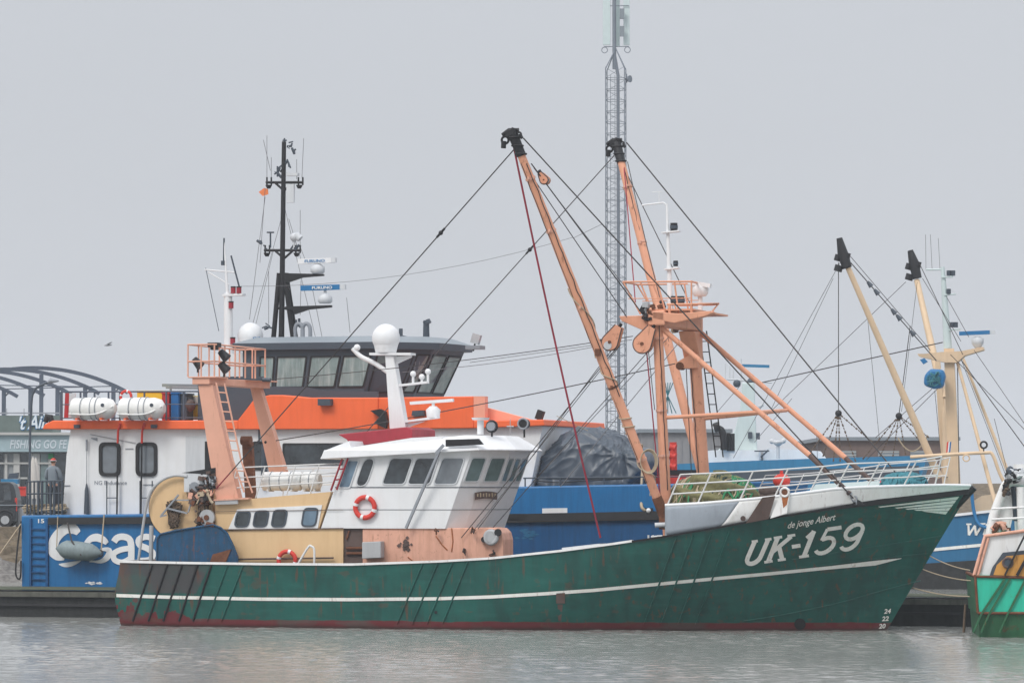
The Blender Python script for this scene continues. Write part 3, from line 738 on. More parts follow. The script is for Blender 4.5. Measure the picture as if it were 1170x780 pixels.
# carved name board
bd = T.at(568, 566.5, -2.9)
mb = MB(); q0, q1 = wl(FP[2], bd.z), wl(FP[3], bd.z); nn = Vector((.5, -.85, 0)).normalized()
a = q0.lerp(q1, -.05) + nn * .04; b = q0.lerp(q1, 1.1) + nn * .04
pts = [a.lerp(b, t) + Vector((0, 0, .04 * math.sin(t * 3.14))) for t in [i / 6 for i in range(7)]]
lo = [p - Vector((0, 0, .11)) for p in pts]; hi = [p + Vector((0, 0, .10)) for p in pts]
L = lo + hi[::-1]; mb.prism(L, [p + nn * .05 for p in L]); board = mb.build('name_board', 'brown_worn', trawler)
mb = MB()
for i in range(7):
    p = a.lerp(b, .1 + .13 * i) + nn * .06; mb.box(p + Vector((0, 0, .03)), (.05, .03, .12 if i % 2 else .09), None, Matrix.Rotation(-.5, 3, 'Z'))
mb.build('carved_lettering', 'rope_tan', board)

# ---- boat deck rail, red box, mast
def rails(fr, base, top, nrail, r=.022, mat='rail_white', name='railing', parent=None, posts=None):
    """base/top: matching lists of points"""
    m_ = MB()
    for k in range(nrail):
        t = 1 - k / nrail * .95; m_.tube([b.lerp(tp, t) for b, tp in zip(base, top)], r, 6)
    for i in (posts if posts is not None else range(len(base))): m_.tube([base[i], top[i]], r, 6)
    return m_.build(name, mat, parent)
px_ = [268, 300, 335, 362, 386]; rails(T, [T.at(x - 8, 571 - (x - 268) * .075, -2.4) for x in px_], [T.at(x + 3, 534 - (x - 268) * .04, -2.4) for x in px_], 3, .022, parent=trawler)
rails(T, [T.at(x + 55, 568 - (x - 268) * .075, 2.3) for x in px_[:3]], [T.at(x + 58, 536 - (x - 268) * .04, 2.3) for x in px_[:3]], 3, .018, parent=trawler)
for i, (x0, x1, lab) in enumerate(((300, 345, 'longer white life raft canister with three straps behind the rail on the yellow deckhouse'), (346, 366, 'short white life raft canister with one strap, between longer canister and wheelhouse ladder'))):
    a, b = T.at(x0, 549.5, -2.0), T.at(x1, 548.5, -2.0); b.z = a.z; root = T.empty('life_raft_canister', lab, 'life raft', 'white life raft canisters on the yellow deckhouse', (a.x, a.y, a.z - .3))
    L = b.x - a.x; m_ = MB(); m_.tube([(0, 0, .3), (.05, 0, .3), (L - .05, 0, .3), (L, 0, .3)], [.2, .28, .28, .2], 18); m_.build('shell', 'canister', root)
    m_ = MB()
    for t in ((.25, .5, .75) if i == 0 else (.5,)): m_.torus((L * t, 0, .3), .285, .012, 'x')
    m_.build('strap', 'steel', root)
    m_ = MB(); m_.box((L * .2, 0, .03), (.06, .5, .07)); m_.box((L * .8, 0, .03), (.06, .5, .07)); m_.build('cradle', 'rail_white', root, split=True)
mb = MB(); T.prism(mb, [(386, 496), (464, 487.5), (471, 490), (471, 501), (401, 510), (396, 502)], -1.0, 1.2); mb.build('rescue_locker', 'deep_red', trawler, bevel=.03)
mb = MB(); T.prism(mb, [(366, 523.5), (371, 514.5), (399, 503.5), (401, 511), (470, 500), (506, 498), (506, 514)], -2.2, 2.2); mb.build('roof_plinth', 'white', trawler)
def mast_taper(mb_, fr, c0, w0, c1, w1, v, depth=.3, mat=None):
    a = fr.loop([(c0[0] - w0 / 2, c0[1]), (c0[0] + w0 / 2, c0[1]), (c1[0] + w1 / 2, c1[1]), (c1[0] - w1 / 2, c1[1])], v - depth / 2)
    b = [Vector((p.x, v + depth / 2, p.z)) for p in a]; mb_.prism(a, b, mat)
mb = MB(); mast_taper(mb, T, (456, 503), 20, (444.5, 406), 9.5, 0, .35); mb.build('signal_mast', 'white', trawler, bevel=.02)
mb = MB(); mb.bar(T.at(425, 404.5, 0), T.at(472, 404.5, 0), .5, .07); T.prism(mb, [(444, 420), (447, 408), (470, 406), (470, 408)], -.03, .03); mb.tube(smooth_path([T.at(403, 398, 0), T.at(412, 407, 0), T.at(428, 415, 0), T.at(443, 425, 0)], 5), .07, 8)
mb.sphere(T.at(408, 397, 0), .1); mb.bar(T.at(450, 441, 0), T.at(489, 436.5, 0), .25, .06); mb.bar(T.at(460, 482, 0), T.at(501, 476.5, 0), .3, .06); T.prism(mb, [(462, 490), (460, 484), (485, 481)], -.03, .03)
mb.build('mast_bracket', 'white', trawler, split=True)
mb = MB(); c = T.at(441, 386, 0); mb.sphere(c, .42, None, 24, 14, (1, 1, 1.0), lo=-.75); mb.tube([c - Vector((0, 0, .44)), c - Vector((0, 0, .22))], [.31, .36], 24); mb.build('radome', 'white', trawler)
for x, y, r in ((472, 427, .09), (482, 430.5, .09), (489, 424.5, .09)):
    mb = MB(); c = T.at(x, y, 0); mb.sphere(c, r); mb.tube([c, Vector((c.x, c.y, T.at(x, 438, 0).z))], .04, 6); mb.build('gps_antenna', 'white', trawler)
mb = MB()
for x in (473, 477.5): mb.tube([T.at(x, 428, .1), T.at(x + 2, 413, .1)], .01, 5)
mb.build('whip_antenna', 'wire_grey', trawler)
c = T.at(495, 470, 0); mb = MB(); mb.tube([c - Vector((0, 0, .18)), c + Vector((0, 0, .05)), c + Vector((0, 0, .16))], [.19, .22, .10], 16); rd = mb.build('radar', 'white', trawler)
mb = MB(); mb.bar(T.at(469, 460.5, 0), T.at(518, 457, 0), .14, .09); mb.tube([c, c + Vector((0, 0, .28))], .05, 8); mb.build('radar_scanner', 'white', rd)
mb = MB(); p = T.at(549, 496, -1.2); mb.tube([p, T.at(549, 480, -1.2)], .1, 12); mb.tube([T.at(549, 479.5, -1.2), T.at(549, 477, -1.2)], [.24, .27], 18); mb.build('roof_vent', 'white', trawler)
mb = MB()
c = T.at(562, 487, -1.5); mb.torus(c, .16, .03, 'y', 'black'); mb.tube([c + Vector((0, -.12, 0)), c + Vector((0, .12, 0))], .13, 14, 'steel'); mb.tube([c - Vector((0, 0, .3)), c - Vector((0, 0, .1))], .03, 6, 'black'); mb.build('searchlight', None, trawler)
c = T.at(599, 484, -.3); mb = MB(); mb.tube([c + Vector((0, -.12, 0)), c + Vector((0, .12, 0))], .15, 14, 'black'); mb.torus(c + Vector((0, -.13, 0)), .15, .03, 'y', 'steel'); mb.tube([c - Vector((0, 0, .4)), c], .03, 6, 'black'); mb.build('searchlight', None, trawler)
mb = MB(); mb.tube([T.at(583, 497, -1), T.at(583, 478, -1)], .012, 5); mb.tube([T.at(579, 487, -1), T.at(587, 487, -1)], .02, 5); mb.build('whip_antenna', 'aluminium', trawler)
# lifebuoys
def lifebuoy(fr, px, py, v, rad, lab, full=True):
    c = fr.at(px, py, v); root = fr.empty('lifebuoy', lab, 'lifebuoy', None, c)
    m_ = MB(); m_.torus((0, 0, 0), rad * .80, rad * .2, 'y', None, 32, 10); m_.build('ring', 'hi_red', root)
    m_ = MB()
    for k in range(4): a = R(65 + 90 * k); m_.torus((0, 0, 0), rad * .80, rad * .215, 'y', None, 4, 10, a, a + .28)
    m_.build('reflective_band', 'white', root); return root
lifebuoy(T, 417, 579.5, -2.53, .37, 'orange-red lifebuoy hung on the white wheelhouse side below its windows')
lifebuoy(T, 328, 640, -2.6, .33, 'orange-red lifebuoy on the yellow deckhouse, half hidden by the green bulwark')

# ---- aft gallows (salmon)
def box_leg(mb_, a, b, wa, wb, dep, mat=None):
    """tapered box leg between a and b; wa, wb width along u"""
    a = Vector(a); b = Vector(b)
    def lo(p, w_): return [p + Vector((-w_ / 2, -dep / 2, 0)), p + Vector((w_ / 2, -dep / 2, 0)), p + Vector((w_ / 2, dep / 2, 0)), p + Vector((-w_ / 2, dep / 2, 0))]
    mb_.prism(lo(a, wa), lo(b, wb), mat)
mb = MB(); box_leg(mb, T.at(262.5, 572, -2.3), T.at(237, 440, -2.3), .72, .45, .35); mb.build('gallows_leg', 'salmon', trawler)
mb = MB(); box_leg(mb, T.at(322, 552, 2.3), T.at(292.5, 440, 2.3), .55, .30, .3); mb.build('gallows_leg', 'salmon', trawler)
pa, pb = T.at(237, 436, -2.3), T.at(292, 436, 2.3)
mb = MB(); mb.box(((pa.x + pb.x) / 2, 0, pa.z + .02), (.55, 5.1, .2)); mb.box(((pa.x + pb.x) / 2 + .05, -1.9, pa.z + .13), (.9, 1.4, .04)); mb.box(((pa.x + pb.x) / 2 + .05, 1.5, pa.z + .13), (.9, 2.2, .04)); mb.build('gallows_beam', 'salmon', trawler, bevel=.015)
xm = (pa.x + pb.x) / 2 + .05; zt = pa.z + .15; mb = MB()
ring = [(xm - .48, -2.5), (xm + .36, -2.5), (xm + .36, 1.75), (xm - .48, 1.75)]
for zz in (.45, .95): mb.tube([(x, y, zt + zz) for x, y in ring + ring[:1]], .028, 6)
for i in range(4):
    (x0, y0), (x1, y1) = ring[i], ring[(i + 1) % 4]; k = 2 if i % 2 == 0 else 5
    for j in range(k): x, y = lerp(x0, x1, j / k), lerp(y0, y1, j / k); mb.tube([(x, y, zt), (x, y, zt + .95)], .026, 6)
mb.build('platform_rail', 'salmon', trawler)
mb = MB(); ladder_mesh(mb, T.at(266, 525, -2.55), T.at(247, 437, -2.55), Vector((.26, 0, -.02)), .27, .028); ladder_mesh(mb, T.at(279, 562, -2.55), T.at(266, 525, -2.55), Vector((.26, 0, -.02)), .27, .028); mb.build('ladder', 'salmon', trawler)
mb = MB(); mb.bar(T.at(283, 505, 0), T.at(287, 572, 0), .2, .3); mb.tube([T.at(276, 503, -.3), T.at(287, 503, -.3)], .14, 10); mb.build('hauling_winch', 'rust', trawler)
mb = MB(); c = T.at(245, 394, -2.2); mb.box(c, (.34, .3, .14)); mb.box(c - Vector((0, 0, .1)), (.2, .2, .1)); mb.build('floodlight', 'black', trawler, bevel=.02)
for x, y in ((256, 405), (256, 419), (226, 414)):
    mb = MB(); c = T.at(x, y, -1.9); mb.tube([c + Vector((-.12, 0, .1)), c + Vector((.1, 0, -.12))], [.1, .15], 10); mb.tube([c, c - Vector((0, 0, .3))], .03, 5); mb.build('deck_light', 'black', trawler)
mb = MB(); mb.bar(T.at(261, 432, -2.6), T.at(304, 434, -1.8), .05, .05); mb.tube([T.at(300, 433.5, -1.9), T.at(309, 434, -1.9)], .06, 8); mb.build('boom_spar', 'slate', trawler)

# ---- net drum
dc = T.at(203.5, 580, -2.35)
mb = MB(); mb.tube([dc, dc + Vector((0, .06, 0))], .93, 48); 
mb.tube([dc + Vector((0, 2.6, 0)), dc + Vector((0, 2.66, 0))], .93, 48); mb.build('drum_flange', 'yellow_buff', trawler, split=True)
mb = MB(); mb.torus(dc + Vector((0, .03, 0)), .93, .03, 'y', None, 48, 6); mb.build('drum_rim', 'brown_worn', trawler)
mb = MB(); mb.tube([dc + Vector((0, .07, 0)), dc + Vector((0, 2.6, 0))], .6, 24); mb.build('wound_net', 'net_brown', trawler)
mb = MB(); mb.tube(smooth_path([T.at(158, 642, -2.5), T.at(162, 612, -2.5), T.at(166, 585, -2.5), T.at(172, 562, -2.5), T.at(184, 549, -2.5), T.at(199, 543, -2.5), T.at(214, 544, -2.5)], 5), .045, 8); mb.tube([T.at(172.5, 642, -2.4), T.at(173, 600, -2.4)], .07, 6); mb.build('drum_guard', 'aluminium', trawler)
def tangle(name, c, rx, rz, n, mat, parent, r=.02, dv=.15, taper=0.0):
    m_ = MB()
    for k in range(n):
        pts = []
        for j in range(5):
            zz = random.uniform(-1, 1); w_ = 1 - taper * (1 - (zz + 1) / 2)
            pts.append(Vector(c) + Vector((random.uniform(-rx, rx) * w_, random.uniform(-dv, dv), zz * rz)))
        m_.tube(smooth_path(pts, 4), r * random.uniform(.6, 1.4), 5)
    return m_.build(name, mat, parent)
tg = tangle('net_bundle', T.at(199, 588, -2.5), .28, .40, 46, 'net_brown', None, .02, .07, .55); free_thing(tag(tg, 'brown tangle of netting hanging on the yellow net drum face', 'netting'), T)
mb = MB(); mb.bar(T.at(184, 589, -2.62), T.at(204, 565, -2.62), .05, .05); mb.bar(T.at(183, 590, -2.62), T.at(190, 588, -2.62), .05, .04); mb.bar(T.at(190, 580, -2.62), T.at(214, 586, -2.62), .04, .05); mb.bar(T.at(200, 571, -2.6), T.at(222, 571, -2.6), .04, .04); mb.bar(T.at(215, 585, -2.6), T.at(219, 572, -2.6), .04, .04); mb.build('drum_crank', 'steel', trawler)
# winch machinery beside the drum
mb = MB(); mb.box(T.at(228, 552, -2.2), (.75, .6, .5), 'grey_white'); mb.box(T.at(230, 559, -2.35), (.6, .4, .32), 'black'); mb.tube([T.at(222, 556, -2.6), T.at(222, 556, -2.2)], .15, 12, 'steel'); mb.box(T.at(224, 576, -2.1), (.7, .5, .7), 'salmon_worn'); mb.box(T.at(236, 578, -2.0), (.6, .6, 1.6), 'yellow_buff')
mb.build('winch_housing', None, trawler)
clutter('winch_gear', 231, 566, -2.45, 13, 11, ['rust', 'brown_worn', 'brown_worn', 'salmon_worn', 'rope_tan', 'black'], 60, trawler, (.015, .05))
clutter('winch_gear', 238, 548, -2.4, 9, 9, ['black', 'brown_worn', 'steel', 'rust'], 30, trawler, (.015, .055))
clutter('winch_gear', 228, 590, -2.4, 5, 12, ['rust', 'brown_worn', 'net_brown'], 24, trawler, (.015, .045))
mb = MB(); c = T.at(236, 591, -2.6); mb.tube([c, c + Vector((0, .1, 0))], .24, 20, 'aluminium'); mb.tube([c + Vector((0, -.03, 0)), c + Vector((0, .12, 0))], .08, 12, 'rust'); mb.build('sheave', None, trawler)
mb = MB(); T.prism(mb, [(207, 540), (246, 534), (246, 543), (226, 541)], -2.5, -1.6); mb.build('awning_sheet', 'black', trawler)
mb = MB(); mb.bar(T.at(246, 571, -2.5), T.at(286, 569, -2.5), .3, .05, 'salmon_worn'); mb.bar(T.at(246, 574, -2.6), T.at(272, 573, -2.6), .05, .12, 'aluminium'); mb.build('step_plate', None, trawler)
# blue otter board
mb = MB(); ob = [(179, 640), (179.5, 615), (183, 610), (200, 606), (243, 599), (252, 602.5), (259, 608.5), (266, 623), (271, 636), (271, 646), (179, 646)]
T.prism(mb, ob, -2.98, -2.84); bo = mb.build('trawl_door', 'blue_board', None, 'worn dark blue steel trawl door standing below the yellow net drum', 'trawl door', bevel=.02); free_thing(bo, T)
mb = MB(); L = T.loop(ob[:-1], -3.0); mb.tube(L, .03, 6); mb.build('edge_bar', 'blue_board', bo)
mb = MB(); T.prism(mb, [(238, 646), (243, 633), (264, 627), (256, 646)], -3.02, -2.99); mb.tube([T.at(236, 598, -2.95), T.at(245, 600, -2.95)], .07, 6); mb.build('wear_plate', 'rust', bo)

# ---- main gantry
LW = 1.95
mb = MB(); 
def leg(a, b, v, w0, w1, name='gantry_leg', mat='boom_paint'):
    m_ = MB(); m_.tube([T.at(*a, v), T.at(*b, v)], [w0, w1], 14); return m_.build(name, mat, trawler)
leg((761, 572), (751, 366), -LW, .155, .145); leg((803.5, 545), (791.5, 372), LW, .195, .175)
leg((760.5, 614), (760.5, 570), -LW - .3, .075, .12)
leg((806, 580), (803.5, 545), LW, .21, .21)
gz = T.at(751, 365, -LW).z; gx = T.at(751, 365, -LW).x; gx2 = T.at(792, 372, LW).x
mb = MB(); mb.box((gx + .05, 0, gz + .03), (.5, 4.5, .42)); mb.prism([(gx - .2, 1.2, gz - .2), (gx + .3, 1.2, gz - .2), (gx + .3, 2.1, gz - 1.3), (gx - .2, 2.1, gz - 1.3)], [(gx - .2, 2.2, gz - .2), (gx + .3, 2.2, gz - .2), (gx + .3, 2.25, gz - 1.3), (gx - .2, 2.25, gz - 1.3)]); mb.build('gantry_beam', 'boom_paint', trawler, bevel=.04)
mb = MB(); T.prism(mb, [(707, 361), (748, 360), (748, 380), (738, 379), (710, 366.5)], -LW - .12, -LW + .12); T.prism(mb, [(745, 364), (745, 356), (775, 358), (812, 355), (815, 357), (806, 361), (770, 369)], -LW - .3, -LW + .1); mb.build('hanger_bracket', 'boom_paint', trawler, bevel=.02)
mb = MB(); T.prism(mb, [(771, 415), (786, 406), (797, 404), (797, 420), (776, 421)], LW - .3, LW + .1); c = T.at(777, 418, LW - .3); mb.tube([c - Vector((0, .05, 0)), c + Vector((0, .3, 0))], .12, 10, 'rust'); mb.build('hanger_bracket', 'boom_paint', trawler)
# platform rails
def pl(px, py, v): return T.at(px, py, v)
mb = MB()
for (x0, y0, x1, y1, v) in ((712, 322, 790, 321.5, -1.9), (728, 325, 800, 324, 1.9)):
    mb.tube([pl(x0, y0, v), pl(x1, y1, v)], .03, 6); mb.tube([pl(x0 + 6, y0 + 19, v), pl(x1, y1 + 19, v)], .015, 6)
    for k in range(5): x = lerp(x0, x1, k / 4); mb.tube([pl(x, lerp(y0, y1, k / 4), v), pl(lerp(x0 + 20, x1, k / 4), 359, v)], .026, 6)
mb.tube([pl(712, 322, -1.9), pl(728, 325, 1.9)], .03, 6); mb.tube([pl(790, 321.5, -1.9), pl(800, 324, 1.9)], .03, 6)
mb.tube([pl(762, 347.7, -2.1), pl(821, 347, -2.1), pl(812, 358, -2.1)], .035, 6); mb.tube([pl(821, 347, -2.1), pl(816, 348, 1.5), pl(776, 349, 1.5)], .03, 6)
for x in (765, 790): mb.tube([pl(x, 348, -2.1), pl(x, 360, -2.1)], .04, 6)
mb.build('platform_rail', 'boom_paint', trawler)
mb = MB(); mb.box((gx + .35, 0, gz + .27), (1.5, 4.2, .05)); mb.build('platform', 'boom_paint', trawler)
mb = MB(); ladder_mesh(mb, T.at(818, 522, 2.35), T.at(799, 378, 2.35), Vector((.22, 0, 0)), .3, .02); mb.build('ladder', 'black', trawler)
# radar on the gantry
c = T.at(800, 333, .6); mb = MB(); mb.tube([c - Vector((0, 0, .14)), c - Vector((0, 0, .05)), c + Vector((0, 0, .08)), c + Vector((0, 0, .22))], [.17, .24, .25, .2], 18); mb.tube([c - Vector((0, 0, .8)), c - Vector((0, 0, .14))], .07, 8); rd = mb.build('radar', 'white', trawler)
mb = MB(); mb.bar(T.at(787, 322.5, .5), T.at(812, 326.5, .5), .2, .12); mb.build('radar_scanner', 'white', rd)
# white light mast
mb = MB(); mb.tube([T.at(766, 356, 0), T.at(762, 233, 0)], [.09, .035], 10); mb.tube([T.at(733.5, 234.5, 0), T.at(758, 231.5, 0), T.at(763, 235, 0)], .025, 6); mb.tube([T.at(753, 232, 0), T.at(753, 219, 0)], .012, 5); mb.tube([T.at(745, 219.5, 0), T.at(757, 219, 0)], .01, 5)
mb.bar(T.at(757, 266, 0), T.at(777, 264, 0), .3, .04); mb.bar(T.at(760, 308, 0), T.at(776, 306, 0), .3, .04); mb.build('light_mast', 'white', trawler)
for x, y, s_ in ((770, 259.5, .12), (772, 301, .08), (778, 343, .12), (770, 343, .12)):
    mb = MB(); c = T.at(x, y, 0); mb.tube([c - Vector((0, 0, s_)), c + Vector((0, 0, s_))], s_ * .9, 12, 'black'); mb.tube([c - Vector((0, 0, s_ * .4)), c + Vector((0, 0, s_ * .4))], s_ * 1.0, 12, 'slate'); mb.build('navigation_light', None, trawler)
# blocks
def block(px0, py0, px1, py1, v, r, parent=trawler, mat='boom_paint', name='block', pale=False):
    a, b = T.at(px0, py0, v), T.at(px1, py1, v); m_ = MB(); d = (b - a).normalized(); sdv = Vector((-d.z, 0, d.x))
    for dy in (-.14, .12):
        loopp = [a + sdv * r * .45 + Vector((0, dy, 0))] + [b + (d * math.cos(t) + sdv * math.sin(t)) * r + Vector((0, dy, 0)) for t in [R(110 - 220 * i / 12) for i in range(13)]] + [a - sdv * r * .45 + Vector((0, dy, 0))]
        m_.prism(loopp, [p + Vector((0, .03, 0)) for p in loopp], mat)
    m_.tube([b + Vector((0, -.08, 0)), b + Vector((0, .09, 0))], r * .82, 20, 'aluminium'); m_.tube([b + Vector((0, -.17, 0)), b + Vector((0, .17, 0))], r * .2, 10, 'rust')
    m_.tube([a - d * .1, a + d * .05], .05, 6, 'black')
    rim = [b + (d * math.cos(t) + sdv * math.sin(t)) * r * 1.0 + Vector((0, -.125, 0)) for t in [R(112 - 224 * i / 16) for i in range(17)]]
    m_.tube([a + sdv * r * .45 + Vector((0, -.125, 0))] + rim + [a - sdv * r * .45 + Vector((0, -.125, 0))], .022, 6, 'brown_worn'); m_.tube([b + d * r * .45 + Vector((0, -.16, 0)), b + d * r * .45 + Vector((0, -.10, 0))], r * .5, 16, 'grey_white' if pale else mat); return m_.build(name, None, parent)
block(708, 373, 698, 391, -2.3, .24, pale=True); block(746, 374, 735, 393, -2.2, .27); block(618, 198, 623, 206, -5.0, .12)
# tripod stays
def stay(a, b, v0, v1, c, v2, nm='forestay'):
    m_ = MB(); pa_, pb_ = T.at(*a, v0), T.at(*b, v1); m_.tube([pa_, pb_], .078, 10); o = m_.build(nm, 'boom_paint', trawler)
    m_ = MB(); pc = T.at(*c, v2); m_.tube([pb_ - (pb_ - pa_).normalized() * .05, pc], .075, 8); m_.build('stay_sleeve', 'brown_worn', trawler); return pb_, pc
_, nc = stay((753, 372), (925, 520), -LW, -2.3, (971, 564), -2.45); stay((796, 376), (966, 523), LW, 1.6, (1000, 553), 1.4)
mb = MB(); e = hullpt(981, 575, .05)
for k in range(3):
    c = nc.lerp(e, .2 + .3 * k); mb.torus(c, .075, .025, 'y' if k % 2 else 'x', 'steel', 14, 6)
mb.build('shackle', None, trawler)
mb = MB(); T.prism(mb, [(971, 578), (975, 571.5), (980, 570.5), (984, 573), (987, 576)], e.y - .08, e.y + .02); mb.build('eye_plate', 'black', trawler)
mb = MB(); mb.tube([T.at(758, 477, -LW), T.at(868, 470.5, -2.2)], .055, 8); mb.tube([T.at(805, 478, LW), T.at(899, 468.5, 1.7)], .055, 8); mb.tube([T.at(868, 470.5, -2.2), T.at(899, 468.5, 1.7)], .05, 8); mb.build('gantry_brace', 'boom_paint', trawler)

# ---- booms
NB0, NB1 = T.at(752, 572, -2.9), T.at(595, 176, -5.5)
FB0, FB1 = T.at(808, 566, 2.9), T.at(709.5, 184, 5.4)
def boom(p0, p1, hd):
    m_ = MB(); m_.tube([p0, p0.lerp(p1, .3), p0.lerp(p1, .6), p1], [.125, .145, .145, .115], 16); o = m_.build('boom', 'boom_paint', trawler)
    d = (p1 - p0).normalized(); m_ = MB(); m_.tube([p1 - d * .05, p1 + d * .3, p1 + d * .62], [.14, .145, .155], 14)
    for t in (0.0, .25, .5): m_.torus(p1 + d * t, .155, .028, 'z')
    up = p1 + d * .62; m_.box(up + Vector((-.03, 0, .0)), (.30, .24, .16), None, Matrix.Rotation(-.15, 3, 'Y')); m_.tube([up + Vector((-.30, 0, -.04)), up + Vector((-.1, 0, .08)), up + Vector((.18, 0, .10))], [.06, .08, .05], 10); m_.torus(up + Vector((-.22, 0, -.18)), .10, .035, 'y'); m_.torus(up + Vector((.18, 0, -.04)), .07, .03, 'y'); m_.box(up + Vector((.06, -.04, .11)), (.12, .2, .07), None, Matrix.Rotation(.4, 3, 'Y'))
    m_.tube([up + Vector((-.23, -.1, -.22)), up + Vector((-.24, -.1, -.42))], .075, 8); m_.tube([up + Vector((.22, 0, -.02)), up + Vector((.28, 0, -.15))], .045, 8)
    m_.build('boom_head', 'black', trawler)
    return up
nh = boom(NB0, NB1, 1); fh = boom(FB0, FB1, 1)
mb = MB(); d = (NB1 - NB0).normalized()
for t in (.22, .235): pass
mb.tube([NB0 - d * .45, NB0 + d * .12], [.16, .15], 10, 'rust'); mb.box(NB0 - d * .5 + Vector((.05, 0, -.15)), (.35, .3, .4), 'rust'); mb.tube([NB0 - d * .75 + Vector((-.3, -.3, 0)), NB0 - d * .75 + Vector((.5, -.1, .05))], .07, 8, 'grey_white'); mb.build('boom_heel', None, trawler)
# ropes wound on the near boom
for t0, t1, turns in ((.02, .16, 1.5), (.20, .26, 2.5), (.30, .40, 1.2), (.42, .62, 1.0)):
    pts = []; n_ = int(26 * turns)
    for i in range(n_ + 1):
        t = lerp(t0, t1, i / n_); p = NB0.lerp(NB1, t); a = 6.283 * turns * i / n_; x = d.cross(Vector((0, 1, 0))).normalized(); y = x.cross(d)
        pts.append(p + (x * math.cos(a) + y * math.sin(a)) * .165)
    m_ = MB(); m_.tube(pts, .018, 5); m_.build('lashing', 'rope_tan', trawler)
rc = NB0.lerp(NB1, .125) + Vector((.25, -.2, -.1)); mb = MB()
for k in range(4): mb.torus(rc + Vector((.02 * k, -.03 * k, 0)), .22 + .012 * k, .016, 'y', None, 20, 5, sq=1.35)
mb.build('rope_coil', 'rope_tan', None, 'coil of tan rope hanging at the foot of the near salmon boom', 'rope coil'); free_thing(bpy.data.objects['rope_coil'], T)
mb = MB(); c = NB0.lerp(NB1, .43); mb.box(c + Vector((0, -.17, 0)), (.14, .1, .2)); mb.build('boom_cleat', 'rust', trawler)

def boom_line(p0, p1, off, mat, r_, t0=.05, t1=.97, wob=.02, nm='hose'):
    pts = [p0.lerp(p1, lerp(t0, t1, i / 26)) + Vector(off) + Vector((random.uniform(-wob, wob), 0, random.uniform(-wob, wob))) for i in range(27)]
    m_ = MB(); m_.tube(smooth_path(pts, 2), r_, 5); m_.build(nm, mat, trawler)
boom_line(NB0, NB1, (.10, -.13, .02), 'black', .014, .3); boom_line(NB0, NB1, (-.09, -.12, 0), 'wire', .010); boom_line(FB0, FB1, (.06, -.12, 0), 'black', .012, .4)
boom_line(T.at(761, 560, -LW), T.at(751, 372, -LW), (.09, -.15, 0), 'black', .013, 0, 1, .01); boom_line(T.at(803.5, 540, LW), T.at(792, 378, LW), (-.1, -.19, 0), 'brown_worn', .016, 0, 1, .01)
for (p0, p1, ts, rr_) in ((NB0, NB1, (.12, .33, .56, .78, .93), .138), (FB0, FB1, (.55, .75, .92), .138), (T.at(761, 572, -LW), T.at(751, 366, -LW), (.25, .5, .9), .158)):
    for t in ts:
        c = p0.lerp(p1, t); dd = (p1 - p0).normalized(); m_ = MB(); m_.tube([c - dd * .035, c + dd * .035], rr_ + .012, 16); m_.box(c + Vector((0, -rr_ - .03, 0)), (.06, .06, .08)); m_.build('clamp_band', 'salmon_worn' if t != .33 else 'rust', trawler)
# ---- running rigging
def wire(fr, a, va, b, vb, r=.014, mat='wire', dz=0.0, parent=trawler, name='wire', mids=()):
    pts = sag(fr.at(*a, va), fr.at(*b, vb), dz); m_ = MB(); m_.tube(pts, r, 5); o = m_.build(name, mat, parent)
    for t in mids:
        p = pts[int(t * 12)]; q = pts[min(12, int(t * 12) + 1)]; dd = (q - p).normalized(); m_ = MB(); m_.sphere(p, .07, None, 8, 6); m_.tube([p - dd * .18, p + dd * .18], .035, 6); m_.build('shackle', 'black', parent)
    return o
wire(T, (588, 170), -5.5, (262, 541), -2.7, .018, mids=(.25,)); wire(T, (262, 541), -2.7, (247, 558), -2.5, .02, 'rope_red')
wire(T, (706, 173), 5.4, (402, 512), 2.2, .016, mids=(.4,))
wire(T, (587, 168), -5.5, (686, 614), -3.35, .03, 'rope_red', dz=.25, name='rope')
wire(T, (598, 158), -5.5, (975, 569), -2.5, .02); wire(T, (716, 163), 5.4, (1040, 560), .6, .022)
wire(T, (607, 187), -5.4, (735, 360), -2.1, .018); wire(T, (596, 184), -5.4, (716, 362), -2.1, .014); wire(T, (610, 192), -5.3, (722, 338), -2, .012, 'wire_grey')
wire(T, (717, 185), 5.3, (758, 356), 1.9, .014, dz=.1); wire(T, (717, 200), 5.3, (790, 350), 1.9, .016); wire(T, (713, 190), 5.3, (726, 345), 1.5, .018, 'rope_red')
wire(T, (704, 398), -2.3, (527, 614), -2.5, .014); wire(T, (700, 398), -2.3, (546, 604), -2.5, .012); wire(T, (709, 394), -2.2, (541, 606), -2.5, .012, 'wire_grey')
wire(T, (740, 402), -2.2, (560, 606), -2.3, .012); wire(T, (764, 385), 0, (600, 560), .5, .012, 'wire_grey'); wire(T, (775, 392), 1.6, (640, 556), .8, .012, 'wire_grey')
wire(T, (739, 403), -2.2, (754, 566), -2.5, .02, 'rope_red'); wire(T, (784, 420), LW, (790, 540), LW, .014)
wire(T, (300, 434), -1.9, (723, 384), -2.1, .012, dz=.12, mids=(.95,)); wire(T, (304, 505), 2.2, (773, 415), 1.8, .016, dz=.1, mids=(0.0,))
wire(T, (537, 414), 3, (722, 388), 1.0, .010, 'wire_grey'); wire(T, (460, 425), 3, (690, 394), 1.2, .010, 'wire_grey', dz=.1)
wire(T, (655, 272), 5.0, (688, 256), 5.2, .008, 'wire_grey'); wire(T, (275, 327), 4, (655, 271), 5.0, .007, 'wire_grey', dz=.4)
wire(T, (636, 475), -3.0, (672, 492), -2.4, .010, 'rope_tan')
mb = MB(); mb.tube([T.at(741, 402, -2.2), T.at(748, 468, -2.2)], .012, 5); mb.build('wire', 'wire', trawler)
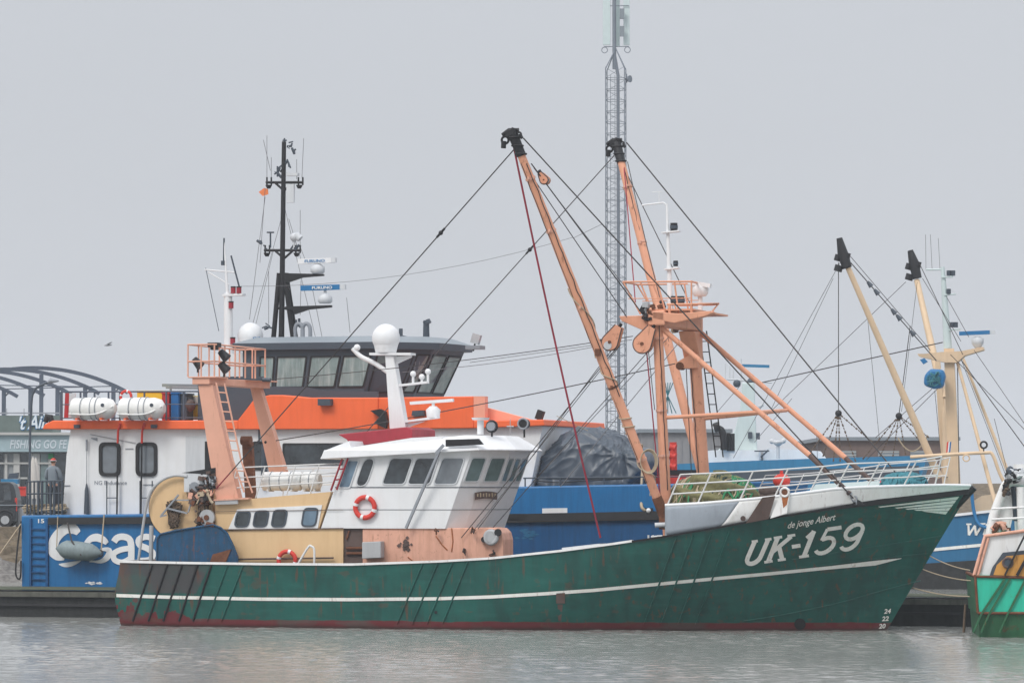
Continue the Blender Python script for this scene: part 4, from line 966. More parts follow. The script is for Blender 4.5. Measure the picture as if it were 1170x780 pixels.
for x0, x1 in ((757, 769), (760, 766), (763, 763), (766, 760), (769, 757)):
    mb = MB(); mb.tube([T.at(x0, 437, 1.0), T.at(lerp(x0, x1, .5), 452, 1.0), T.at(x1 + (x1 - 763) * .6, 472, 1.0)], .014, 5); mb.build('net_cord', 'net_teal', trawler)
# cables on gantry top
clutter('gantry_fitting', 740, 356, -LW - .1, 6, 8, ['rust', 'black', 'boom_paint', 'aluminium'], 22, trawler, (.03, .06))
clutter('gantry_fitting', 757, 350, 0, 4, 5, ['black', 'rust'], 8, trawler, (.02, .05)); clutter('gantry_fitting', 772, 375, 1.2, 5, 4, ['rust', 'brown_worn', 'rope_tan'], 10, trawler, (.02, .05))

# ---- foredeck rails and gear
def fore_rail(sd_, pxs, r=.024):
    base = []; tp = []
    for x, ddz in pxs:
        b = hullpt(x, interp([(762, 577), (842, 571), (918, 563), (953, 558), (1080, 554)], x)); b = Vector((b.x, sd_ * abs(b.y) * .985, b.z)); base.append(b)
        tp.append(b + Vector((.38 if x < 1060 else .2, 0, ddz)))
    return rails(T, base, tp, 3, r, parent=trawler)
fore_rail(-1, [(762, .87), (797, .84), (845, .80), (885, .76), (925, .72), (955, .70), (990, .70), (1032, .72), (1068, .82)])
fore_rail(1, [(797, .80), (845, .76), (885, .74), (925, .72), (955, .72), (990, .74), (1032, .76), (1062, .82)], .018)
mb = MB(); p = hullpt(866, 583, .03)
hull_band('anchor_chute', [(871, 568), (886, 566)], [(852, 597.5), (878, 592.5)], 'brown_worn', 0.13, 8)
mb = MB(); p0 = T.at(867, 561, -2.9); mb.tube([p0, T.at(872, 560, -2.9), T.at(884, 561, -2.7), T.at(888, 563, -2.6)], [.06, .14, .14, .1], 10); mb.tube([T.at(868, 567, -2.9), T.at(886, 567, -2.8)], .09, 8); mb.build('anchor_roller', 'brown_worn', trawler)
mb = MB(); vq = hullpt(896, 575).y - .10; T.prism(mb, [(880, 592), (889, 570), (892, 560), (896, 556.5), (901, 558), (902, 565), (899, 586)], vq, vq + .12, 'white_worn'); c = T.at(896.6, 562, vq - .01); mb.torus(c, .12, .035, 'y', 'white_worn', 18, 8); mb.tube([c, c + Vector((0, .03, 0))], .11, 14, 'rust')
T.prism(mb, [(893, 566), (901, 566), (899, 576), (895, 580), (894, 574)], vq - .008, vq, 'rust_stain'); mb.build('fairlead', None, trawler)
mb = MB(); T.prism(mb, [(925, 562), (932, 553), (1003, 549), (1010, 554), (1010, 558)], .8, 1.0); mb.build('breakwater', 'pale_green', trawler)
# net pile
def heap(name, c, rx, ry, rz, mat, lab, cat, seed=1, lumps=.18, nu=60, nv=26):
    random.seed(seed); ph = [(random.uniform(1.5, 6), random.uniform(1, 5), random.uniform(0, 6), random.uniform(.4, 1)) for _ in range(9)]
    m_ = MB(); vs = []
    for j in range(nv + 1):
        t = (math.pi / 2) * j / nv
        for i in range(nu):
            a = 6.283 * i / nu; k = 1 + lumps * sum(w_ * math.sin(f * a + g * t * 2 + p) for f, g, p, w_ in [(round(q[0]), q[1], q[2], q[3]) for q in ph]) / 3
            k += random.uniform(-.015, .015)
            vs.append((c[0] + rx * k * math.copysign(abs(math.cos(a)) ** .8, math.cos(a)) * max(0, math.cos(t)) ** .6, c[1] + ry * k * math.sin(a) * max(0, math.cos(t)) ** .6, c[2] + rz * k * math.sin(t) ** .8))
    m_.add(vs, [[j * nu + i, j * nu + (i + 1) % nu, (j + 1) * nu + (i + 1) % nu, (j + 1) * nu + i] for j in range(nv) for i in range(nu)], None, True)
    o = m_.build(name, mat, None, lab, cat); free_thing(o, T); return o
ca = T.at(812, 577, -1.2); nt_ = heap('net_pile', (ca.x, -.9, ca.z - .15), 1.28, 1.5, .98, 'net_olive', 'olive and green heap of fishing net behind the foredeck railing', 'net', 5, .13)
def strands(parent, c, rx, ry, rz, n, mat, nm='net_strand', r=.016, x0=-1, x1=1):
    m_ = MB()
    for k in range(n):
        x = random.uniform(x0, x1); a0 = random.uniform(20, 150); pts = []
        for j in range(7):
            a = R(a0 + 18 * j - 50); xx = clampf(x + random.uniform(-.1, .1) + .03 * j, -.95, .95); q = math.sqrt(max(0, 1 - xx * xx)) ** .6
            pts.append((c[0] + rx * xx, c[1] - ry * math.cos(a) * q * 1.03, c[2] + rz * max(0, math.sin(a)) * q * 1.05 + .02))
        m_.tube(smooth_path(pts, 3), r * random.uniform(.7, 1.8), 5)
    return m_.build(nm, mat, parent)
cc = (ca.x, -.9, ca.z - .15)
strands(nt_, cc, 1.28, 1.5, .98, 90, 'net_olive'); strands(nt_, cc, 1.28, 1.5, .98, 26, 'net_dark', x0=.1, x1=.8); strands(nt_, cc, 1.28, 1.5, .98, 10, 'net_green', x0=-.7, x1=-.1, r=.02); strands(nt_, cc, 1.3, 1.55, 1.0, 24, 'net_green', x0=.45, x1=.95, r=.022); strands(nt_, cc, 1.3, 1.5, 1.0, 24, 'rope_tan', r=.014)
cb = T.at(1032, 556, 0); n2 = heap('rope_pile', (cb.x, 0.1, cb.z - .05), .62, .7, .4, 'net_teal', 'pile of blue-green rope on the white bow inside the railing', 'rope', 9, .2, 40, 14)
strands(n2, (cb.x, .1, cb.z - .05), .66, .7, .42, 46, 'net_teal', 'rope_strand', .022)
ce = T.at(1010, 552, .3); mb = MB(); mb.sphere(ce, .13, None, 14, 10); mb.build('float', 'hi_red', None, 'small red float on the white bow beside the blue-green rope pile', 'float'); free_thing(bpy.data.objects['float'], T)
mb = MB(); cf = T.at(893, 549, 1.4); mb.sphere(cf, .26, None, 18, 12, (1, 1, .8)); mb.tube([cf + Vector((0, 0, .15)), cf + Vector((0, 0, .3))], .05, 8); o = mb.build('buoy', 'hi_red', None, 'big red buoy on the foredeck beside the olive net heap', 'buoy'); free_thing(o, T)
mb = MB(); 
for x in (741, 746, 752): mb.tube([T.at(x, 622 - (x - 741) * .2, -3.2), T.at(x, 611, -3.2)], .03, 6)
mb.tube([T.at(744, 613, -3.2), T.at(757, 612, -3.2)], .03, 6); mb.build('bollard', 'rail_white', trawler)
mb = MB(); T.prism(mb, [(642, 630), (642, 625.5), (686, 620.5), (686, 624)], -3.2, -2.6); mb.build('hatch_cover', 'grey_white', trawler)

# ================================================================== pontoon
mb = MB(); mb.box((7, 5.35, -.1), (90, 3.6, 1.7)); pn = mb.build('pontoon', 'dark_quay', None, 'long dark floating jetty behind the green trawler, algae along its edge', 'jetty', bevel=.04); free_thing(pn, T)
mb = MB(); mb.box((7, 5.3, .862), (90, 3.3, .02)); mb.build('walkway', 'algae', pn)
mb = MB()
mb.box((7, 3.49, .72), (90, .12, .16)); mb.build('rubbing_timber', 'concrete', pn)
mb = MB()
mb = MB(); mb.box((7, 3.50, .38), (90, .08, .07)); mb.build('wale', 'rubber', pn)



# ================================================================== CREW VESSEL (blue, white and orange)
E = Frame(0, 0, 17)
ow = T.to_world((-7.74, 7.4, 0)); E.o = Vector((ow.x, ow.y, 0))
vessel = E.empty('crew_vessel', 'blue, white and orange workboat with dark bridge and black mast, moored behind the green trawler', 'workboat')
BE = 8.0
def bow_hull(mb, fr, side, stem, B_, zlow):
    """flat-sided hull from a side outline, closed by a wedge that narrows to the stem"""
    a = fr.loop(side, 0.0); a[0].z = a[-1].z = zlow; b = [Vector((p.x, B_, p.z)) for p in a]; mb.prism(a, b)
    t0, t1 = a[-2], a[-1]; st, sb = fr.at(*stem[0], B_ / 2), fr.at(*stem[1], B_ / 2); sb.z = zlow
    m0, m1 = t0.lerp(st, .55), t1.lerp(sb, .55); m0.y = m1.y = B_ * .12; n0, n1 = m0.copy(), m1.copy(); n0.y = n1.y = B_ * .88
    c0, c1 = b[-2], b[-1]
    mb.add([t0, t1, m0, m1, st, sb, n0, n1, c0, c1], [[0, 1, 3, 2], [2, 3, 5, 4], [4, 5, 7, 6], [6, 7, 9, 8], [0, 2, 4, 6, 8], [1, 9, 7, 5, 3]])
mb = MB(); bow_hull(mb, E, [(25, 690), (24, 588.5), (180, 586.5), (400, 583), (560, 580), (575, 556), (700, 553.5), (790, 552), (775, 690)], ((925, 549), (880, 690)), BE, -.8)
mb.build('hull', 'blue_hull', vessel, bevel=.05)
mb = MB(); mb.bar(E.at(56, 595, -.07), E.at(600, 590.5, -.07), .14, .22); mb.bar(E.at(578, 592, -.07), E.at(775, 588, -.07), .14, .27); mb.build('fender_strake', 'rubber', vessel)
mb = MB(); E.prism(mb, [(578, 684), (578, 597), (775, 594), (775, 684)], -.02, .1); mb.build('lower_side', 'blue_dark', vessel)
mb = MB(); E.prism(mb, [(619.5, 586), (619.5, 580.5), (648, 580), (648, 585.5)], -.03, 0); mb.build('draught_plate', 'white', vessel)
mb = MB()
for k in range(26):
    x, y = random.gauss(604, 5), random.gauss(611, 3.5); E.prism(mb, [(x - 3, y), (x, y - 1), (x + 4, y + .3), (x, y + 1.4)], -.024 - .0005 * k, -.0205)
mb.build('scuff_mark', 'far_blue', vessel)
mb = MB()
for k in range(9): E.prism(mb, [(35, 603 + 8.2 * k), (52, 603.5 + 8.2 * k), (52, 605 + 8.2 * k), (35, 604.5 + 8.2 * k)], -.06, .01)
E.prism(mb, [(33.5, 672), (33.5, 592), (35.5, 592), (35.5, 672)], -.09, .01); E.prism(mb, [(52, 672), (52, 592), (54.5, 592), (54.5, 672)], -.09, .01); mb.build('boarding_steps', 'blue_dark', vessel)
text_obj('draught_mark', '15', vessel, 'text_white', lambda x, y: E.at(x, y, -.02), (43.5, 597), (50.5, 597), 4.5, 0, .02)
# lettering on the hull
def em(x, y, off=0.0): return E.at(x, y, -.02 - off)
mb = MB()
def sc5(pts): return [(x / 5.572, 580 + y / 5.572) for x, y in pts]
ribbon(mb, [(p.x, p.y) for p in smooth_path([Vector((*q, 0)) for q in sc5([(500, 160), (470, 135), (425, 130), (380, 160), (345, 210), (338, 270), (365, 310), (410, 320)])], 5)], [6 + 5.5 * min(1, i / 5) if i < 28 else max(1.5, 10.2 - (i - 28) * .9) for i in range(36)], em, .00)
ribbon(mb, [(p.x, p.y) for p in smooth_path([Vector((*q, 0)) for q in sc5([(375, 358), (420, 362), (470, 352), (515, 335)])], 4)], [1, 2, 3.5, 4.5, 5.2, 5.4, 5.4, 5, 4.5, 3.6, 2.5, 1.5, .8], em, .002)
ribbon(mb, [(p.x, p.y) for p in smooth_path([Vector((*q, 0)) for q in sc5([(545, 225), (580, 195), (620, 188), (660, 205), (682, 225)])], 4)], [4.5 + 4.5 * math.sin(3.14 * i / 16) for i in range(17)], em, .004)
ribbon(mb, [(p.x, p.y) for p in smooth_path([Vector((*q, 0)) for q in sc5([(640, 262), (695, 268), (685, 310), (640, 340), (570, 338)])], 4)], [2.2 + 5 * math.sin(3.14 * min(1, i / 14)) for i in range(17)], em, .006)
ribbon(mb, [(p.x, p.y) for p in smooth_path([Vector((*q, 0)) for q in sc5([(725, 215), (745, 190), (780, 182), (820, 195), (835, 235), (835, 330)])], 4)], 7.4, em, .008)
ribbon(mb, [(p.x, p.y) for p in smooth_path([Vector((*q, 0)) for q in sc5([(830, 255), (770, 265), (725, 290), (730, 330), (780, 345), (830, 320)])], 4)], 6.4, em, .010)
ribbon(mb, [(p.x, p.y) for p in smooth_path([Vector((*q, 0)) for q in sc5([(985, 195), (930, 182), (885, 200), (890, 235), (940, 258), (975, 290), (950, 330), (880, 335)])], 4)], 7.0, em, .012)
mb.build('company_lettering', 'white', vessel)
mb = MB()
for k in range(16):
    x = 97 + random.uniform(0, 18); y = 666 + random.uniform(-1.5, 1.5); E.prism(mb, [(x - 2, y), (x, y - .8), (x + 2.2, y), (x, y + .8)], -.012 - .0006 * k, -.008)
mb.build('scuff_mark', 'white', vessel)
# superstructure
SV = 0.7
mb = MB(); E.prism(mb, [(71.5, 588), (76, 520), (81, 489), (232, 489), (232, 489.5), (560, 488), (620, 486.5), (606, 556), (606, 583)], SV, BE - SV); mb.build('superstructure', 'white', vessel)
mb = MB(); E.prism(mb, [(212, 562), (212, 498), (243, 498), (243, 562)], SV - .012, SV - .004, 'grey_white'); E.prism(mb, [(234, 540), (234, 504), (243, 504), (243, 540)], SV - .03, SV - .013, 'black'); mb.build('doorway', None, vessel)
for x in (113.5, 155.5): pwin(E, vessel, x, 505, x + 24.5, 544, SV, 0, rad=.14, fw=.11, proud=.06, fmat='rubber', gmat='glass_grey')
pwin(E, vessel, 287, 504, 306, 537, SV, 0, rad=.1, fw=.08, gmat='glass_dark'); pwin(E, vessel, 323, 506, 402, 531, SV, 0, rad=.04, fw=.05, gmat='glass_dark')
mb = MB(); mb.tube([E.at(303, 478, SV - .1), E.at(301, 555, SV - .1)], .1, 8); mb.tube([E.at(296, 476, SV - .1), E.at(296, 505, SV - .1)], .03, 8); mb.build('exhaust_pipe', 'slate', vessel)
text_obj('name_lettering', 'NG Endurance', vessel, 'text_grey', lambda x, y: E.at(x, y, SV - .01), (108, 553.5), (145, 553.5), 4.6, 0, .01)
mb = MB(); 
for x0, x1, yb, yt in ((122, 133.5, 588, 549), (160, 174, 588, 549)): ladder_mesh(mb, E.at(x0, yb, SV - .15), E.at(x0, yt, SV - .15), E.at(x1, yb, SV - .15) - E.at(x0, yb, SV - .15), .45, .022)
mb.build('ladder', 'slate', vessel)
mb = MB(); 
for x in (133.5, 161): mb.tube([E.at(x, 588, SV - .2), E.at(x + .5, 548, SV - .2), E.at(x + 1, 505, SV - .2)], .03, 6, 'black'); mb.tube([E.at(x + 1, 506, SV - .2), E.at(x + 1.5, 492, SV - .25), E.at(x + 4, 483, SV - .35)], .04, 6, 'hi_red')
mb.build('hose', None, vessel)
mb = MB(); mb.tube([E.at(99, 587, SV - .1), E.at(99, 560, SV - .1), E.at(99, 552, SV - .1)], [.1, .07, .02], 8, 'slate'); mb.tube([E.at(99, 552, SV - .1), E.at(99, 502, SV - .1)], .012, 5, 'steel'); mb.tube([E.at(99, 515, SV - .1), E.at(99, 502, SV - .1)], .035, 6, 'steel')
o = mb.build('boat_hook', None, None, 'grey shrouded boat hook hanging upright on the white cabin wall', 'boat hook'); free_thing(o, E)
mb = MB()
for x0, y0, x1, y1 in ((73, 554, 80, 554), (104, 500, 111, 503), (143, 512, 152, 512), (163, 553, 180, 553)): E.prism(mb, [(x0, y0), (x1, y0), (x1, y1 + .7), (x0, y0 + .7)], SV - .03, SV - .01)
mb.tube([E.at(103, 496, SV - .03), E.at(118, 499, SV - .03), E.at(155, 506, SV - .03)], .01, 5); mb.build('cable', 'steel', vessel)
# orange band
mb = MB(); E.prism(mb, [(48, 489.5), (51, 484), (59, 480), (271, 480), (271, 489), (600, 487), (620, 485.5), (620, 479), (553, 479.5), (553, 489), (400, 490), (300, 490.5)], SV - .22, BE - .4); 
mb = MB(); E.prism(mb, [(48, 490), (51, 484.5), (60, 480.2), (272, 480), (272, 490.2)], SV - .25, BE - .4); E.prism(mb, [(271.9, 490.4), (271.9, 479.5), (290, 456), (308, 451), (323, 451), (351, 454), (432, 454), (432, 490)], SV - .25, BE - .4, None); E.prism(mb, [(432.1, 490), (432.1, 454), (541, 452.5), (541, 489)], SV - .2, SV + .2); E.prism(mb, [(541, 489), (541, 480.5), (621, 479), (622, 486)], SV - .25, BE - .4)
mb.build('fender_band', 'orange', vessel, bevel=.03)
mb = MB(); E.prism(mb, [(541.1, 480.5), (541.1, 452.5), (554, 452.5), (554, 480)], SV - .18, SV + .15); E.prism(mb, [(554.2, 480.3), (554.2, 465), (606, 479)], SV + .3, SV + .6); mb.build('band_front_lit', 'orange_lit', vessel)  # front of the orange band, its brighter light put into the colour
mb = MB()
for x, y in ((88, 488), (176, 488)): c = E.at(x, y - 1, SV - .3); mb.box(c, (.2, .08, .12))
E.prism(mb, [(363, 463), (363, 455.5), (377.5, 455.5), (377.5, 463)], SV - .5, SV - .25); E.prism(mb, [(470, 475), (471, 469), (484, 468.5), (484, 475)], SV - .4, SV - .18); mb.build('vent', 'slate', vessel, split=True)
mb = MB(); E.prism(mb, [(423, 469), (434, 467), (440, 470), (442, 482), (440, 489), (433, 486), (428, 483), (434, 477)], SV - .5, SV - .3); mb.build('davit', 'black', vessel)
for x, y in ((437, 462), (449, 486)): clutter
mb = MB(); mb.box(E.at(480, 506, SV - .1), (1.2, .1, .45), 'aluminium'); 
for k in range(9): mb.tube([E.at(470 + k * 2.6, 500 + (k % 3) * 3, SV - .2), E.at(473 + k * 2.6, 509, SV - .2)], .03, 5, 'net_dark')
mb.build('deck_equipment', None, vessel)
# bridge: dark slate, footprint with raked front
zE = lambda y, x=400, v=1.7: E.at(x, y, v).z
V0 = 1.7
def bp(px, py, v): return E.at(px, py, v)
bot = [bp(228, 480, V0), bp(228, 480, V0)]
Zb, Zw0, Zw1, Zt = zE(455), zE(443), zE(405), zE(398)
def brow(z, k):   # k 0 bottom .. 1 top : rake outward
    f = [(bp(277, 430, V0).x, V0), (bp(414, 448, V0).x + k * .42, V0), (bp(471, 448, 3.1).x + k * .75, 3.1), (bp(505, 448, 5.6).x + k * .8, 5.6), (bp(414, 448, V0).x + k * .42 + .3, 6.9), (bp(277, 430, V0).x, 6.9)]
    return [Vector((x, y, z)) for x, y in f]
lo_, hi_ = brow(Zb, 0), brow(Zt, 1)
lo_[0].x += 0; mb = MB(); mb.prism(lo_, hi_); mb.build('bridge', 'slate', vessel, bevel=.03)
mb = MB(); E.prism(mb, [(226, 481), (226, 430), (300, 430), (300, 455), (285, 462), (271, 481)], V0 - .1, 6.8); E.prism(mb, [(300, 455), (300, 441), (350, 442), (372, 446), (432, 447), (432, 455)], V0 - .06, V0); mb.build('bridge_base', 'slate', vessel)
roofA = brow(Zt - .02, 1.12); roofB = brow(Zt + .2, 1.15); roofC = brow(Zt + .42, .9)
for L, g in ((roofA, .2), (roofB, .2), (roofC, -.5)):
    for p in L: p.y += (-g if p.y < 4 else g) * (1 if abs(p.y - 4) > 1.5 else .3)
    for i in (1, 2, 3, 4): L[i].x += g * .5
roofA[0].x = roofB[0].x = bp(268, 400, V0).x; roofA[5].x = roofB[5].x = roofA[0].x; roofC[0].x = bp(292, 390, 2).x; roofC[5].x = roofC[0].x
mb = MB(); mb.add(roofA + roofB + roofC, [[5, 4, 3, 2, 1, 0]] + [[i, (i + 1) % 6, 6 + (i + 1) % 6, 6 + i] for i in range(6)], 'slate'); mb.add(roofB + roofC, [[i, (i + 1) % 6, 6 + (i + 1) % 6, 6 + i] for i in range(6)] + [[6, 7, 8, 9, 10, 11]], 'slate_light'); mb.build('bridge_roof', None, vessel)
def bq(i, s, k): # point on facet i
    z = lerp(Zb, Zt, k); A0 = brow(z, k)[i]; B0 = brow(z, k)[i + 1]; return A0.lerp(B0, s)
def bwin(i, s0, s1, k0=.22, k1=.86, g='glass_rain_sky', **kw): window(vessel, [bq(i, s0, k0), bq(i, s1, k0), bq(i, s1, k1), bq(i, s0, k1)], rad=.03, fw=.05, proud=.04, fmat='black', gmat=g, **kw)
L0 = lo_[0].x; L1 = lo_[1].x
def sf(px): return (bp(px, 425, V0).x - L0) / (L1 + .2 - L0)
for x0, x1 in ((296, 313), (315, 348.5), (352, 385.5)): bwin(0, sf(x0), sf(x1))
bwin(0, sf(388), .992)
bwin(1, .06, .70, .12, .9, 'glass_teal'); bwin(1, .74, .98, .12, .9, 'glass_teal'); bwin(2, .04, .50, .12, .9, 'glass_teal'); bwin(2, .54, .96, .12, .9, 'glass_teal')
mb = MB(); mb.tube([E.at(487, 366, 4), E.at(487, 390, 4)], [.1, .12], 10); mb.tube([E.at(487, 366, 4), E.at(489, 370, 4)], .13, 10); mb.build('exhaust_pipe', 'slate', vessel)
mb = MB(); c = E.at(544, 387, 4.5); mb.box(c, (.28, .2, .32), 'aluminium', Matrix.Rotation(.3, 3, 'Y')); mb.tube([c - Vector((.1, 0, .4)), c], .03, 6, 'black'); mb.box(E.at(543, 397, 4.5), (.5, .6, .12), 'slate_light'); mb.build('floodlight', None, vessel)
mb = MB(); c = E.at(617, 474, 1.5); mb.box(c, (.22, .2, .3), 'black', Matrix.Rotation(.35, 3, 'Y')); mb.tube([E.at(614, 480, 1.5), c], .03, 6, 'black'); mb.build('floodlight', None, vessel)
mb = MB(); c = E.at(458, 384, 3); mb.box(c, (.1, .1, .5)); mb.tube([c, c + Vector((.45, 0, -.1))], .05, 6); mb.build('roof_camera', 'slate', vessel)
# domes and masts on the bridge roof
mb = MB(); c = E.at(286, 384, 3.2); mb.sphere(c, .43, None, 24, 14, (1, 1, 1.05), lo=-.25); mb.tube([c - Vector((0, 0, .55)), c - Vector((0, 0, .1))], [.36, .42], 24); dome = mb.build('radome', 'white', vessel)
text_obj('logo_lettering', 'KNS', dome, 'radar_blue', lambda x, y: E.at(x, y, 2.77), (289, 388.5), (297, 388.5), 4, 0, .02)
def mE(x, y, v=3.6): return E.at(x, y, v)
mb = MB(); mb.tube([mE(321.5, 392), mE(324.5, 162)], [.10, .075], 10)
for x0, x1 in ((312, 319), (335.5, 325)): mb.tube([mE(x0, 392), mE(x1, 312)], .085, 10)
mb.tube([mE(339, 392, 4.3), mE(327, 312, 4)], .08, 8)
for y in (352, 330): mb.tube([mE(314 + (350 - y) * .1, y), mE(333 - (350 - y) * .1, y)], .05, 6)
for y, x0, x1 in ((208.5, 304, 346), (286, 302, 343)):
    mb.tube([mE(x0, y), mE(x1, y)], .05, 6); mb.tube([mE(324, y + 9), mE(315, y + 1)], .04, 6); mb.tube([mE(325, y + 9), mE(334, y + 1)], .04, 6)
    for x in (x0 + 1, x0 + 6, x1 - 5, x1): mb.tube([mE(x, y + 3), mE(x, y - 6)], .03, 6)
    for x in (x0 + 3, x1 - 4): mb.tube([mE(x, y + 3), mE(x, y + 7)], [.12, .06], 10)
E.prism(mb, [(325, 312), (369, 313), (369, 315), (345, 317), (327, 323)], 3.5, 3.65); E.prism(mb, [(326, 350), (378, 348.5), (378, 351), (352, 353.5), (336, 359), (336, 354), (326, 354)], 3.5, 3.65)
mb.build('signal_mast', 'black', vessel)
clutter_e = MB()
for x, y in ((333, 170), (317, 198), (326, 188), (303, 372), (339, 372), (302, 282), (334, 283), (330, 167)):
    for k in range(4): p = mE(x + random.uniform(-4, 4), y + random.uniform(-4, 4)); clutter_e.tube([p, p + Vector((random.uniform(-.2, .2), 0, random.uniform(-.2, .2)))], random.uniform(.02, .05), 6)
for x0, y0, x1, y1 in ((317, 202, 317, 190), (309, 283, 309, 265), (305, 265.5, 313, 265.5), (325, 162, 325, 158), (323, 160.5, 327.5, 160.5), (328, 182, 332, 192)): clutter_e.tube([mE(x0, y0), mE(x1, y1)], .03, 6)
clutter_e.build('mast_fitting', 'slate', vessel, split=True)
mb = MB(); mb.bar(mE(328, 199.5), mE(341, 199.5), .2, .1); mb.box(mE(332, 221), (.26, .1, .62)); mb.build('panel_antenna', 'grey_white', vessel)
mb = MB(); mb.sphere(mE(336, 271), .14, None, 14, 10); mb.tube([mE(338, 268), mE(343, 273)], .12, 10); mb.tube([mE(336, 271), mE(336, 284)], .04, 6); mb.build('mast_camera', 'grey_white', vessel)
for (cx, cy, x0, x1, yb, mt) in ((363, 307, 341, 384, 298, 'white'), (371.5, 341, 344, 395, 328.5, 'radar_blue')):
    c = mE(cx, cy); mb = MB(); mb.tube([c - Vector((0, 0, .16)), c - Vector((0, 0, .1)), c + Vector((0, 0, .05)), c + Vector((0, 0, .16))], [.18, .24, .24, .1], 16); mb.tube([c, c + Vector((0, 0, .3))], .05, 8); rd = mb.build('radar', 'grey_white', vessel)
    mb = MB(); a_, b_ = mE(x0, yb + .8, 3.55), mE(x1, yb - .8, 3.55)
    mb.bar(a_, a_.lerp(b_, .88), .14, .17, mt); mb.bar(a_.lerp(b_, .88), b_, .13, .16, 'grey_white'); sc_ = mb.build('radar_scanner', None, rd)
    text_obj('radar_lettering', 'FURUNO', sc_, 'radar_blue' if mt == 'white' else 'text_white', lambda x, y: E.at(x, y, 3.45), (cx - 15, yb + 1.9), (cx + 8, yb + 1.2), 3.2, 0, .02)
for k, (x0, y0, x1, y1) in enumerate(((301, 160, 309, 195), (305, 155, 305, 205), (310, 180, 310, 207), (339, 182, 339, 205), (347, 158, 345, 203), (343, 240, 343, 283), (307, 310, 307, 370), (343, 282, 350, 300), (297, 300, 303, 215), (285, 365, 303, 225), (330, 250, 345, 300), (343, 360, 344, 320), (368, 385, 357, 330), (400, 380, 396, 340))):
    wire(E, (x0, y0), 3.6, (x1, y1), 3.6, .009, 'wire_grey', parent=vessel, name='whip_antenna')
for x0, y0, x1, y1 in ((324, 240, 282, 395), (326, 240, 362, 392), (312, 288, 290, 380), (323, 300, 318, 390)): wire(E, (x0, y0), 3.6, (x1, y1), 3.9, .008, 'wire_grey', parent=vessel)
mb = MB(); p = [mE(301.5, 215), mE(295.5, 219.5), mE(300, 224), mE(306.5, 222), mE(306, 216)]; mb.prism(p, [q + Vector((0, .02, 0)) for q in p]); o = mb.build('pennant', 'pennant', None, 'small orange pennant flying from the upper yard of the black mast', 'flag'); free_thing(o, E)
mb = MB()
for cx_, r_ in ((340, .18), (348.5, .22)):
    pts = [mE(cx_ - 3, 388)] + [mE(cx_ - 3 + 4.5 * (1 - math.cos(t)), 377 - 7.5 * math.sin(t)) for t in [3.14 * i / 8 for i in range(9)]] + [mE(cx_ + 6, 386)]; mb.tube(pts, .07, 8)
mb.build('vent_pipe', 'steel', vessel)
# white mast to the left
mb = MB(); mb.tube([mE(262, 425, 2.6), mE(260.5, 335, 2.6)], [.17, .14], 12); mb.tube([mE(260, 336, 2.6), mE(256, 275, 2.6)], [.06, .02], 8); mb.bar(mE(256, 337.5, 2.6), mE(279, 336.5, 2.6), .3, .07); mb.tube([mE(234, 308, 2.6), mE(268, 311, 2.6)], .025, 6); mb.tube([mE(238, 311, 2.6), mE(262, 325, 2.6)], .02, 6); mb.build('pole_mast', 'white', vessel)
for x, y in ((266.5, 332), (273, 332), (266.5, 415), (272, 415), (264, 349), (266, 390)): c = mE(x, y, 2.5); mb = MB(); mb.tube([c - Vector((0, 0, .09)), c + Vector((0, 0, .1))], .085, 10, 'deep_red'); mb.tube([c + Vector((0, 0, .1)), c + Vector((0, 0, .14))], .09, 10, 'black'); mb.build('navigation_light', None, vessel)
mb = MB(); mb.tube([mE(256, 272, 2.6), mE(255.5, 303, 2.6)], .03, 6); mb.tube([mE(255, 298, 2.6), mE(255, 303, 2.6)], .08, 8); mb.tube([mE(264, 292, 2.6), mE(274, 330, 2.6)], .03, 6); mb.tube([mE(235, 306, 2.6), mE(250, 378, 2.6)], .012, 5); mb.build('whip_antenna', 'slate', vessel)
mb = MB(); E.prism(mb, [(246, 450), (246, 404), (278, 404), (278, 450)], 2.3, 3.2); mb.build('mast_house', 'white', vessel)
# upper-deck rail and things on it
mb = MB(); xs_ = [70, 92, 108, 124, 137, 165, 190, 210, 232]
for y in (447.5, 462, 477.5): mb.tube([E.at(70, y, SV + .1), E.at(232, y - .5, SV + .1)], .03 if y < 450 else .018, 6)
for x in xs_: mb.tube([E.at(x, 481, SV + .1), E.at(x, 447.5, SV + .1)], .035 if x > 70 else .055, 6)
mb.build('railing', 'arch_steel', vessel)
def raft(x0, x1, lab):
    a, b = E.at(x0, 467, SV - .5), E.at(x1, 467, SV - .5); L = b.x - a.x; root = E.empty('life_raft', lab, 'life raft', 'white life raft pods above the orange band', (a.x, a.y, a.z - .37))
    m_ = MB(); prof = [(0, .22), (.06, .33), (.12, .36), (L * .3, .35), (L * .32, .37), (L * .62, .37), (L * .64, .35), (L - .35, .36), (L - .12, .30), (L, .14)]
    m_.tube([(x, 0, .37) for x, r in prof], [r for x, r in prof], 22); m_.build('shell', 'canister', root)
    m_ = MB(); m_.tube(smooth_path([(0.02, -.28, .2), (L * .5, -.385, .17), (L * .78, -.36, .24), (L - .02, -.18, .45)], 5), .03, 6); m_.build('seam', 'canister', root)
    m_ = MB()
    for t in (.28, .5, .62): m_.torus((L * t, 0, .37), .375, .014, 'x')
    m_.build('strap', 'steel', root)
    m_ = MB(); m_.box((L * .2, 0, .03), (.08, .7, .06)); m_.box((L * .75, 0, .03), (.08, .7, .06)); m_.build('cradle', 'orange', root, split=True)
    m_ = MB(); m_.tube([(L - .32, -.36, .48), (L - .32, -.30, .48)], .06, 8); m_.build('release_plug', 'slate', root)
raft(82, 132, 'white life raft pod above the orange band, beside the red and white cloth screen'); raft(137, 188, 'white life raft pod above the orange band, beside the red bin')
